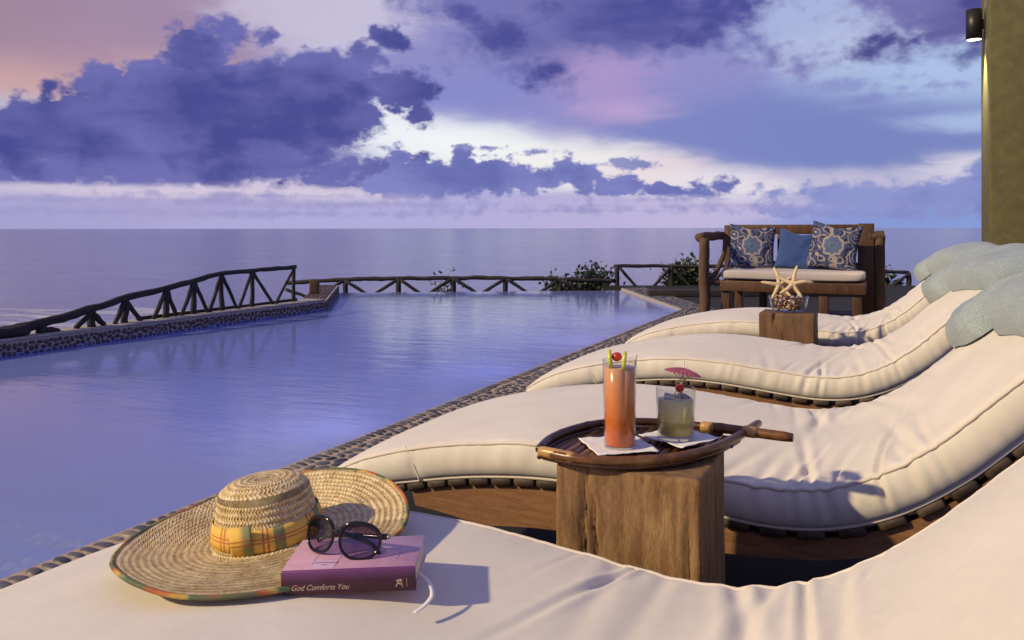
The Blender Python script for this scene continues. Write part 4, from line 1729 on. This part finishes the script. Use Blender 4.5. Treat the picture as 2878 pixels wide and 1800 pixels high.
hw = obj('woven_straw', hat_mesh(), hat)
md = hw.modifiers.new('thick', 'SOLIDIFY'); md.thickness = 0.0028; md.offset = -1

# bound edge in changing coloured cloth
bind_m, t, b = material('hat_binding')
sp = t.nodes.new('ShaderNodeSeparateXYZ')
uvn = t.nodes.new('ShaderNodeUVMap'); uvn.uv_map = 'uv'
t.links.new(uvn.outputs[0], sp.inputs[0])
n_ = noise_node(t, coords(t), 14.0, 2, .5)
ph = (S(t, sp.outputs[0]) * 11.0 + n_ * 1.6)._m('FRACT')
cr = ramp(t, ph, [(0.0, (.09, .12, .05)), (.30, (.12, .12, .06)), (.40, (.36, .09, .03)), (.52, (.45, .14, .04)), (.60, (.46, .29, .06)), (.74, (.44, .32, .07)), (.86, (.07, .14, .09)), (1.0, (.09, .12, .05))])
t.links.new(cr, b.inputs['Base Color'])
b.inputs['Roughness'].default_value = .8
V, F, UV = [], [], []
seg = 180
for k in range(seg + 1):
    th = 2 * math.pi * k / seg
    rr = RB * (1 + .006 * math.sin(3 * th + 1))
    z = brim_lift(RB, th) - .0012
    for j in range(8):
        a = 2 * math.pi * j / 8
        V.append(((rr + .0036 * math.cos(a)) * math.cos(th), (rr + .0036 * math.cos(a)) * math.sin(th), z + .0036 * math.sin(a)))
        UV.append((k / seg, j / 8))
for k in range(seg):
    for j in range(8):
        j2 = (j + 1) % 8
        F.append((k * 8 + j, (k + 1) * 8 + j, (k + 1) * 8 + j2, k * 8 + j2))
obj('edge_binding', mesh_data('edge_binding', V, F, bind_m, True, UV), hat)

# plaid ribbon
band_m, t, b = material('hat_band')
sp = t.nodes.new('ShaderNodeSeparateXYZ')
uvn = t.nodes.new('ShaderNodeUVMap'); uvn.uv_map = 'uv'
t.links.new(uvn.outputs[0], sp.inputs[0])
u, v = S(t, sp.outputs[0]), S(t, sp.outputs[1])


def stripe(c, pos, w):
    return ((c + (-pos))._m('ABSOLUTE') * (1.0 / w)).step(1.0, 0.6)


uf = (u * 7.0)._m('FRACT')
red = stripe(v, .36, .035).max(stripe(v, .50, .035)).max(stripe(uf, .52, .030)).max(stripe(uf, .62, .030))
green = (uf + (-.86))._m('ABSOLUTE').step(.13, .10)
c1 = mixcol(t, green * 0.85, (.74, .47, .085), (.13, .18, .10))
c2 = mixcol(t, red * 0.75, c1, (.45, .07, .03))
t.links.new(c2, b.inputs['Base Color'])
b.inputs['Roughness'].default_value = .75
bump(t, b, noise_node(t, coords(t), 500, 2, .5), .15, .002)
V, F, UV = [], [], []
seg = 120
for k in range(seg + 1):
    th = 2 * math.pi * k / seg
    for j, (q, dr) in enumerate([(0.02, .0016), (.20, .0028), (.38, .0028), (.49, .0016)]):
        z = HC * q + .004
        rr = (RC - 0.014 * q ** 1.6 - 0.002 * math.sin(q * math.pi) + .002 + dr) * (1 + .05 * math.cos(2 * th))
        V.append((rr * math.cos(th), rr * math.sin(th), z + .0025 * math.sin(2 * th + .6)))
        UV.append((k / seg, j / 3))
for k in range(seg):
    for j in range(3):
        F.append((k * 4 + j, (k + 1) * 4 + j, (k + 1) * 4 + j + 1, k * 4 + j + 1))
bo = obj('hat_band', mesh_data('hat_band', V, F, band_m, True, UV), hat)
md = bo.modifiers.new('thick', 'SOLIDIFY'); md.thickness = .0012
# overlapping ribbon end
th0 = R(-87)
rr = (RC - .002) * (1 + .05 * math.cos(2 * th0)) + .0055
V, F, UV = [], [], []
for k in range(9):
    th = th0 - R(26) * k / 8
    for j in range(2):
        V.append(((rr + .001) * math.cos(th), (rr + .001) * math.sin(th), .003 + j * .045 - .004 * (k / 8)))
        UV.append((.42 + .012 * k / 8, j))
for k in range(8):
    F.append((k * 2, k * 2 + 2, k * 2 + 3, k * 2 + 1))
be = obj('band_end', mesh_data('band_end', V, F, band_m, True, UV), hat)
md = be.modifiers.new('thick', 'SOLIDIFY'); md.thickness = .0014

# ------------------------------------------------------------------ book
BW, BD, BT = 0.182, 0.106, 0.032
BXc, BYc = -0.679, 0.938
book = empty('hardcover_book', (BXc, BYc, top_z(BXc, BYc, CENTRES[0]) + 0.0085), (R(0.4), R(-2.5), VIEW - R(1)))
tag(book, 'thick purple hardcover book lying on the hat brim, sunglasses on its cover', 'book')
cover_m, t, b = material('book_cover')
sp = t.nodes.new('ShaderNodeSeparateXYZ')
t.links.new(coords(t), sp.inputs[0])
n_ = noise_node(t, coords(t), 38, 5, .6)
hx = S(t, sp.outputs[1])
t.links.new(ramp(t, n_ * .6 + hx * 2.2 + .12, [(.25, (.48, .26, .38)), (.55, (.58, .36, .47)), (.8, (.66, .47, .57))]), b.inputs['Base Color'])
b.inputs['Roughness'].default_value = .42
spine_m, t, b = material('book_spine')
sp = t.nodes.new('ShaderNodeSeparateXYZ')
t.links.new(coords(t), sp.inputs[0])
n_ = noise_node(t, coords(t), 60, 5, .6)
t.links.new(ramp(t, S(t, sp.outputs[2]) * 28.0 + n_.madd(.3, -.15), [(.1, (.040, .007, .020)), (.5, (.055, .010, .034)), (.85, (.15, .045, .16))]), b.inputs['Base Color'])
b.inputs['Roughness'].default_value = .4
page_m = plain('book_pages', (.62, .55, .44), .9, 0, 400, .12, .2)
for nm, z in (('back_cover', .0015), ('front_cover', BT - .0015)):
    obj(nm, box_mesh(nm, (BW, BD, .003), cover_m, .0008, (0, 0, z), 1), book)
obj('spine', box_mesh('spine', (BW, .006, BT), spine_m, .0022, (0, -BD / 2 - .0015, BT / 2), 2), book)
obj('page_block', box_mesh('page_block', (BW - .006, BD - .007, BT - .0062), page_m, .001, (0, .0005, BT / 2), 1), book)
gilt = plain('book_gilt', (.50, .36, .27), .45, 0, 50, .1, 0)
pale_print = plain('book_print', (.62, .44, .60), .5, 0, 50, .1, 0)
dark_print = plain('book_print_dark', (.30, .12, .30), .5, 0, 50, .1, 0)


def lettering(name, body, size, mat, parent, loc, rot, shear=0.35, spacing=0.95):
    cu = bpy.data.curves.new(name, 'FONT')
    cu.body = body
    cu.size = size
    cu.shear = shear
    cu.space_character = spacing
    cu.extrude = 0.00015
    cu.align_x = 'LEFT'
    tmp = bpy.data.objects.new(name, cu)
    scene.collection.objects.link(tmp)
    dg = bpy.context.evaluated_depsgraph_get()
    me = bpy.data.meshes.new_from_object(tmp.evaluated_get(dg))
    bpy.data.objects.remove(tmp)
    me.materials.clear()
    me.materials.append(mat)
    return obj(name, me, parent, loc, rot)


FY = -BD / 2 - .00475
lettering('title_lettering', 'God Comforts You', .0104, gilt, book, (-.078, FY, .0062), (R(90), 0, 0))
# small publisher's figure: a leaping shape and an upright stroke
def strokes(name, lines, r, mat, parent, loc, rot):
    v, f = merge([tube_geo([(x, y, 0) for x, y in ln], r, 5) for ln in lines])
    return obj(name, mesh_data(name, v, f, mat), parent, loc, rot)


strokes('spine_emblem', [[(0, 0), (.003, .005), (.006, .010)], [(.003, .005), (.008, .003), (.010, -.001)], [(.006, .010), (.010, .008)], [(.001, .008), (.006, .010)], [(.006, .010), (.009, .002)]],
        .0007, gilt, book, (.064, FY, .0065), (R(90), 0, 0))
strokes('emblem_rule', [[(0, 0), (0, .012)]], .0003, gilt, book, (.079, FY, .006), (R(90), 0, 0))
# framed label on the cover
CZ = BT + .0002
strokes('cover_frame', [[(-.018, -.020), (.016, -.020), (.016, .018), (-.018, .018), (-.018, -.020)]], .00035, pale_print, book, (-.035, -.022, CZ), (0, 0, R(-3)))
obj('cover_panel', box_mesh('cover_panel', (.031, .024, .0004), pale_print, 0, (0, 0, 0)), book, (-.036, -.037, CZ), (0, 0, R(-3)))
lettering('cover_lettering', 'God Comforts', .0058, dark_print, book, (-.051, -.034, CZ + .0003), (0, 0, R(-3)))
lettering('cover_lettering', 'You', .0062, dark_print, book, (-.041, -.042, CZ + .0003), (0, 0, R(-3)))
strokes('cover_rule', [[(.062, -.030), (.064, -.012), (.061, .008)]], .0003, dark_print, book, (0, 0, CZ), (0, 0, 0))
# ribbon marker hanging out over the cushion
rib_m = fabric('ribbon', (.74, .70, .70), bstr=.05)
gz = lambda x, y: 0
rp = smooth_path([(.080, -.030, .012), (.094, -.034, .013), (.108, -.046, .005), (.113, -.064, -.004), (.104, -.086, -.0075), (.094, -.100, -.0085)], 24)
V, F = [], []
for i, p in enumerate(rp):
    d = (rp[min(i + 1, 23)] - rp[max(i - 1, 0)]).normalized()
    sd = d.cross(Vector((.15, .1, 1))).normalized() * .0032
    V += [p + sd, p - sd]
for i in range(23):
    F.append((i * 2, i * 2 + 2, i * 2 + 3, i * 2 + 1))
ro = obj('ribbon_marker', mesh_data('ribbon_marker', V, F, rib_m), book)
md = ro.modifiers.new('thick', 'SOLIDIFY'); md.thickness = .0006

# ------------------------------------------------------------------ sunglasses
frame_m = plain('sunglass_frame', (.008, .006, .006), .12, 0, 30, .1, 0)
lens_m, t, b = material('sunglass_lens')
sp = t.nodes.new('ShaderNodeSeparateXYZ')
t.links.new(coords(t), sp.inputs[0])
t.nodes.remove(b)
tr = t.nodes.new('ShaderNodeBsdfTransparent')
t.links.new(ramp(t, S(t, sp.outputs[2]) * 18.0 + 0.1, [(.0, (.42, .32, .46)), (.45, (.13, .08, .14)), (.85, (.035, .018, .03))]), tr.inputs['Color'])
gl = t.nodes.new('ShaderNodeBsdfGlossy')
gl.inputs['Roughness'].default_value = .03
fr = schlick(t, 0.05)
mx = t.nodes.new('ShaderNodeMixShader')
t.links.new(fr.s, mx.inputs[0]); t.links.new(tr.outputs[0], mx.inputs[1]); t.links.new(gl.outputs[0], mx.inputs[2])
t.links.new(mx.outputs[0], t.nodes['Material Output'].inputs['Surface'])

Cv, Sv = math.cos(VIEW), math.sin(VIEW)


def from_book(x, y, z):
    return book_matrix @ Vector((x, y, z))


book_matrix = Matrix.LocRotScale(book.location, book.rotation_euler, None)
gpos = from_book(-.028, -.018, BT + .0004)
GS = 0.92
glasses = empty('sunglasses', gpos, (R(-14), 0, VIEW - R(24)))
glasses.scale = (GS, GS, GS)
tag(glasses, 'dark oversized sunglasses with folded arms on the purple book', 'sunglasses')
LWd, LHt = .0300, .0255


def lens_curve(k):
    a = 2 * math.pi * k / 48
    c, s = math.cos(a), math.sin(a)
    x = math.copysign(abs(c) ** .86, c) * LWd
    z = math.copysign(abs(s) ** .86, s) * LHt
    return x * (1 + .10 * (z / LHt) * 0.6), z


for sgn in (-1, 1):
    cx = sgn * .0362
    cz = LHt + .0030
    wrap = lambda x: .0000 + 4.2 * (x * x)
    pts = []
    for k in range(48):
        x, z = lens_curve(k)
        x *= sgn
        pts.append((cx + x, wrap(cx + x), cz + z))
    pts.append(pts[0]); 
    rv_, rf_ = tube_geo(pts, [.0024 + .0010 * max(0, (p[2] - cz) / LHt) for p in pts], 8, 0, False)
    rim = obj('rim', mesh_data('rim', rv_, rf_, frame_m), glasses)
    V, F = [], []
    for ring_i, q in enumerate((0.0, .5, 1.0)):
        if q == 0:
            V.append((0, wrap(cx) , 0))
            continue
        for k in range(48):
            x, z = lens_curve(k)
            V.append((sgn * x * q, wrap(cx + sgn * x * q), z * q))
    for k in range(48):
        k2 = (k + 1) % 48
        F.append((0, 1 + k, 1 + k2))
        F.append((1 + k, 49 + k, 49 + k2, 1 + k2))
    obj('lens', mesh_data('lens', V, F, lens_m), glasses, (cx, 0, cz))
    hx_ = sgn * .071
    hz = cz + .010
    # end piece and folded arm
    ev, ef = tube_geo([(sgn * .064, wrap(.064), hz), (hx_, wrap(.071) + .002, hz), (hx_ - sgn * .001, wrap(.071) + .011, hz)], [.004, .0048, .0042], 10)
    obj('end_piece', mesh_data('end_piece', ev, ef, frame_m), glasses)
    yb = .033 + (.007 if sgn > 0 else 0)
    arm = smooth_path([(hx_ - sgn * .001, wrap(.071) + .012, hz), (hx_ - sgn * .012, yb + .002, hz - .004), (0, yb + .004, hz - .010), (-sgn * .040, yb + .002, hz - .016), (-sgn * .060, yb - .001, hz - .027)], 20)
    av, af = tube_geo(arm, [.0042 - .0010 * i / 19 for i in range(20)], 8)
    obj('arm', mesh_data('arm', av, af, frame_m), glasses)
bv, bf = tube_geo(smooth_path([(-.0065, .001, cz + .006), (0, -.0005, cz + .0095), (.0065, .001, cz + .006)], 9), [.0042, .004, .0038, .0036, .0036, .0036, .0038, .004, .0042], 8)
obj('bridge', mesh_data('bridge', bv, bf, frame_m), glasses)
gold = plain('hinge_gilt', (.75, .62, .32), .25, 1.0, 30, .1, 0)
for sgn in (-1, 1):
    obj('hinge_plate', box_mesh('hinge_plate', (.0016, .007, .005), gold, .0006, (0, 0, 0), 1), glasses, (sgn * .0755, 4.2 * .071 ** 2 + .004, cz + .010))

# ------------------------------------------------------------------ starfish, shells and bowl on the second table
T2 = Vector((-0.452, 4.28, BLK - 0.003))
bowl_root = obj('glass_bowl', lathe_mesh('glass_bowl', [(0.0001, .0), (.070, .0), (.078, .004), (.092, .05), (.098, .076), (.0962, .0765), (.090, .052), (.0755, .0065), (.068, .004), (0.0001, .004)], M['glass'], 40), None, T2 + Vector((0, -.005, .003)))
tag(bowl_root, 'clear glass bowl of shells under the two starfish', 'bowl')
shell_m, t, b = material('seashell')
t.links.new(ramp(t, island_random(t) * .8 + noise_node(t, coords(t), 90, 3, .6) * .3, [(0.1, (.16, .08, .04)), (.45, (.38, .22, .12)), (.75, (.58, .42, .26)), (1.0, (.75, .66, .52))]), b.inputs['Base Color'])
b.inputs['Roughness'].default_value = .35
V, F = [], []
g = random.Random(5)
for k in range(120):
    z = g.uniform(.010, .072)
    rmax = .062 + .22 * z
    a = g.uniform(0, 2 * math.pi)
    rr = min(math.sqrt(g.random()) * rmax, rmax - .012)
    c = T2 + Vector((rr * math.cos(a), rr * math.sin(a) - .005, .008 + z))
    rot = Euler((g.uniform(0, 6), g.uniform(0, 6), g.uniform(0, 6))).to_matrix()
    s_ = g.uniform(.008, .0145)
    sv, sf = lathe_geo([(max(1e-4, s_ * (1 - q) ** .7 * (1 + .16 * math.cos(q * 22)) * (.35 if q < .05 else 1)), s_ * 2.2 * q - s_) for q in np.linspace(0, 1, 8)], 7)
    o = len(V)
    V += [c + rot @ Vector(p) for p in sv]
    F += [tuple(i + o for i in q) for q in sf]
sh = obj('seashells', mesh_data('seashells', V, F, shell_m))
tag(sh, 'brown and cream seashells heaped in the clear bowl', 'shells', None, 'stuff')

star_m, t, b = material('starfish')
n_ = noise_node(t, coords(t), 160, 4, .6)
t.links.new(ramp(t, n_, [(.3, (.52, .38, .20)), (.7, (.78, .64, .42))]), b.inputs['Base Color'])
b.inputs['Roughness'].default_value = .8
bump(t, b, n_, .8, .004)


def starfish(label, centre, rot, arms, length, seed):
    g = random.Random(seed)
    geos = []
    for k in range(5):
        a = arms + 2 * math.pi * k / 5 + g.uniform(-.12, .12)
        l = length * g.uniform(.9, 1.1)
        d = Vector((math.cos(a), 0, math.sin(a)))
        bend = Vector((-d.z, 0, d.x)) * g.uniform(-.006, .006) + Vector((0, g.uniform(-.010, .010), 0))
        pts = smooth_path([(0, 0, 0), d * l * .5 + bend, d * l], 12)
        geos.append(tube_geo(pts, [.0108 - .0036 * (i / 11) ** 1 - (.004 * max(0, (i - 9) / 2)) for i in range(12)], 10, .12, True, k + seed, 60))
    c_v, c_f = lathe_geo([(.012 * math.sin(math.pi * i / 6) + 1e-5, -.007 * math.cos(math.pi * i / 6)) for i in range(7)], 12)
    geos.append(([Vector((p[0], p[2], p[1])) for p in c_v], c_f))
    v, f = merge(geos)
    o = obj('starfish', mesh_data('starfish', v, f, star_m), None, centre, rot)
    return tag(o, label, 'starfish', 'starfish in the bowl')


starfish('larger dried starfish standing upright at the right of the shell bowl', T2 + Vector((.028, -.078, .148)), (R(-18), R(0), R(14)), R(80), .090, 1)
starfish('dried starfish leaning left behind the other in the shell bowl', T2 + Vector((-.042, -.040, .140)), (R(-22), R(0), R(20)), R(95), .085, 2)

# ------------------------------------------------------------------ log bench with cushions
BY = 8.60
bench = empty('wooden_bench', (-0.92, BY + .3, 0))
tag(bench, 'rustic wooden two-seat bench with log arms, holding patterned and blue pillows', 'bench')


def part(name, me):
    return adopt(obj(name, me, bench))


def bbox(name, x0, x1, y0, y1, z0, z1, mat=None, bev=.008):
    return part(name, box_mesh(name, (x1 - x0, y1 - y0, z1 - z0), mat or M['bench_wood'], bev, ((x0 + x1) / 2, (y0 + y1) / 2, (z0 + z1) / 2), 2))


# legs and seat frame
for x in (-1.545, -0.58, -0.27):
    bbox('leg', x - .045, x + .045, BY + .03, BY + .12, 0, .44)
for x in (-1.50, -1.24, -0.62):
    bbox('leg', x - .04, x + .04, BY + .58, BY + .66, 0, .44)
bbox('front_rail', -1.60, -.19, BY, BY + .045, .335, .447)
bbox('side_rail', -1.60, -1.555, BY + .05, BY + .70, .345, .445)
bbox('side_rail', -.235, -.19, BY + .05, BY + .70, .345, .445)
bbox('seat_board', -1.59, -.20, BY + .052, BY + .70, .425, .452)
# back
bbox('back_post', -1.68, -1.585, BY + .705, BY + .79, 0, 1.03)
bbox('back_post', -.285, -.125, BY + .705, BY + .80, 0, 1.045)
bbox('back_rail', -1.583, -.287, BY + .715, BY + .775, .93, 1.035)
bbox('back_rail', -1.583, -.287, BY + .715, BY + .775, .56, .63)
for x in (-1.36, -1.05, -.70, -.42):
    bbox('back_slat', x - .055, x + .055, BY + .725, BY + .765, .632, .928)
# log arms
def blog(name, a, b, r0, r1, seed, bend=0.0):
    return adopt(log(name, a, b, r0, r1, M['bench_log'], bench, bend=bend, seed=seed, n=12, seg=12, rough=.16))


blog('arm_post', (-1.755, BY - .06, 0), (-1.755, BY - .05, .885), .060, .054, 1)
blog('arm_log', (-1.80, BY - .07, .90), (-1.70, BY + .78, .915), .050, .046, 2)
blog('arm_brace', (-1.70, BY + .0, .46), (-1.655, BY + .60, .88), .028, .026, 3, .05)
blog('arm_peg', (-1.74, BY - .02, .43), (-1.60, BY + .03, .42), .036, .034, 8)
blog('arm_post', (-.075, BY + .75, 0), (-.075, BY + .76, .90), .062, .058, 4)
blog('arm_log', (-.19, BY + .74, .905), (-.02, BY + .745, .91), .050, .05, 5)

# seat cushion
def soft_box(name, sx, sy, sz, mat, seed, e=.16, puff=.012):
    V, F = [], []
    nu, nv = 22, 64
    def sp(c, k): return math.copysign(abs(c) ** k, c)
    for i in range(nu + 1):
        ph = -math.pi / 2 + math.pi * i / nu
        for j in range(nv):
            th = 2 * math.pi * j / nv
            p = Vector((sp(math.cos(ph), .25) * sp(math.cos(th), e) * sx / 2, sp(math.cos(ph), .25) * sp(math.sin(th), e) * sy / 2, sp(math.sin(ph), .35) * sz / 2))
            n1 = noise.noise(p * 5 + Vector((seed, 0, 0)))
            p.z += puff * n1 * .6
            V.append(p)
    for i in range(nu):
        for j in range(nv):
            j2 = (j + 1) % nv
            F.append((i * nv + j, i * nv + j2, (i + 1) * nv + j2, (i + 1) * nv + j))
    return mesh_data(name, V, F, mat)


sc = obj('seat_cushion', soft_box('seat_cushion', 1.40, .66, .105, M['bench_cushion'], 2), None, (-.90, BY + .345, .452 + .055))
tag(sc, 'long off-white seat cushion lying on the wooden bench', 'cushion')


def pillow_mesh(name, size, T, mat, seed):
    """Square scatter pillow: pointed corners, hollow sides, soft middle."""
    n = 34
    V, F, UV = [], [], []
    for side in (1, -1):
        for j in range(n + 1):
            for i in range(n + 1):
                u, v = i / n * 2 - 1, j / n * 2 - 1
                pin_u = 1 - .085 * (1 - v * v) ** 1.0 * abs(u) ** 2
                pin_v = 1 - .085 * (1 - u * u) ** 1.0 * abs(v) ** 2
                if v > .55:
                    pin_v -= .16 * math.exp(-(u / .42) ** 2) * ((v - .55) / .45) ** 2
                h = ((1 - u ** 2) * (1 - v ** 2)) ** .42 * T / 2
                nn = noise.noise(Vector((u * 2.4, v * 2.4, seed))) * .012 * (1 - max(abs(u), abs(v)) ** 4)
                x, z = u * size / 2 * pin_u, v * size / 2 * pin_v
                V.append((x, -side * (h + nn * (h > .004)), z))
                UV.append((u, v))
    m = (n + 1) * (n + 1)
    for s_ in range(2):
        for j in range(n):
            for i in range(n):
                a = s_ * m + j * (n + 1) + i
                q = (a, a + 1, a + n + 2, a + n + 1)
                F.append(q if s_ == 0 else q[::-1])
    me = mesh_data(name, V, F, mat, True, UV)
    bm = bmesh.new(); bm.from_mesh(me)
    bmesh.ops.remove_doubles(bm, verts=bm.verts, dist=.0008)
    bm.to_mesh(me); bm.free()
    return me


def damask():
    m, t, b = material('damask')
    uvn = t.nodes.new('ShaderNodeUVMap'); uvn.uv_map = 'uv'
    sp = t.nodes.new('ShaderNodeSeparateXYZ')
    nz = noise_node(t, uvn.outputs[0], 3.0, 2, .5, 0, True)
    wob = vmath(t, 'MULTIPLY_ADD', nz, (.22, .22, 0), uvn.outputs[0])
    t.links.new(wob, sp.inputs[0])
    u, v = S(t, sp.outputs[0]) + (-.10), S(t, sp.outputs[1]) + (-.10)
    r = (u * u + v * v)._m('SQRT')
    th = v._m('ARCTAN2', u)
    petal = (th * 9.0)._m('SINE')
    ring = ((r + petal * .028 + (-.40))._m('ABSOLUTE')).step(.065, .035)
    inner = ((r + (-.14))._m('ABSOLUTE')).step(.05, .02)
    # scrolling leaves
    vor = t.nodes.new('ShaderNodeTexVoronoi')
    vor.feature = 'F1'
    vor.inputs['Scale'].default_value = 2.0
    t.links.new(wob, vor.inputs['Vector'])
    dist = S(t, vor.outputs['Distance'])
    scroll = ((dist * 3.6)._m('FRACT') + (-.5))._m('ABSOLUTE').step(.16, .09)
    outside = r.step(.44, .50)
    band = (u + v * .25)._m('ABSOLUTE').step(.10, .06) * outside
    cream = (scroll * outside).max(ring).max(band)
    dk = noise_node(t, uvn.outputs[0], 5.0, 3, .6).step(.48, .58) * outside
    c = mixcol(t, dk, (.050, .070, .18), (.010, .012, .038))
    c = mixcol(t, r.step(.38, .34), c, (.075, .12, .23))
    c = mixcol(t, inner * .6, c, (.13, .18, .28))
    c = mixcol(t, cream * .85, c, (.36, .31, .27))
    t.links.new(c, b.inputs['Base Color'])
    b.inputs['Roughness'].default_value = .85
    return m


M['damask'] = damask()
M['blue_cloth'] = fabric('blue_cloth', (.040, .080, .235), bstr=.1)
SEAT = .452 + .105
pm = pillow_mesh('pillow', .50, .17, M['damask'], 1)
pb = pillow_mesh('pillow', .44, .15, M['blue_cloth'], 4)
for (me, x, y, zc, rot, lab, nm) in (
        (pm, -1.345, BY + .50, SEAT + .232, (R(-14), R(4), R(12)), 'blue and cream damask pillow at the left end of the bench', 'patterned_pillow'),
        (pb, -.865, BY + .51, SEAT + .198, (R(-15), R(8), R(2)), 'plain blue pillow in the middle of the bench', 'plain_pillow'),
        (pm, -.505, BY + .44, SEAT + .245, (R(-13), R(8), R(-4)), 'blue and cream damask pillow at the right end of the bench, overlapping the blue one', 'patterned_pillow')):
    o = obj(nm, me, None, (x, y, zc), rot)
    tag(o, lab, 'pillow', 'scatter pillows on the bench')
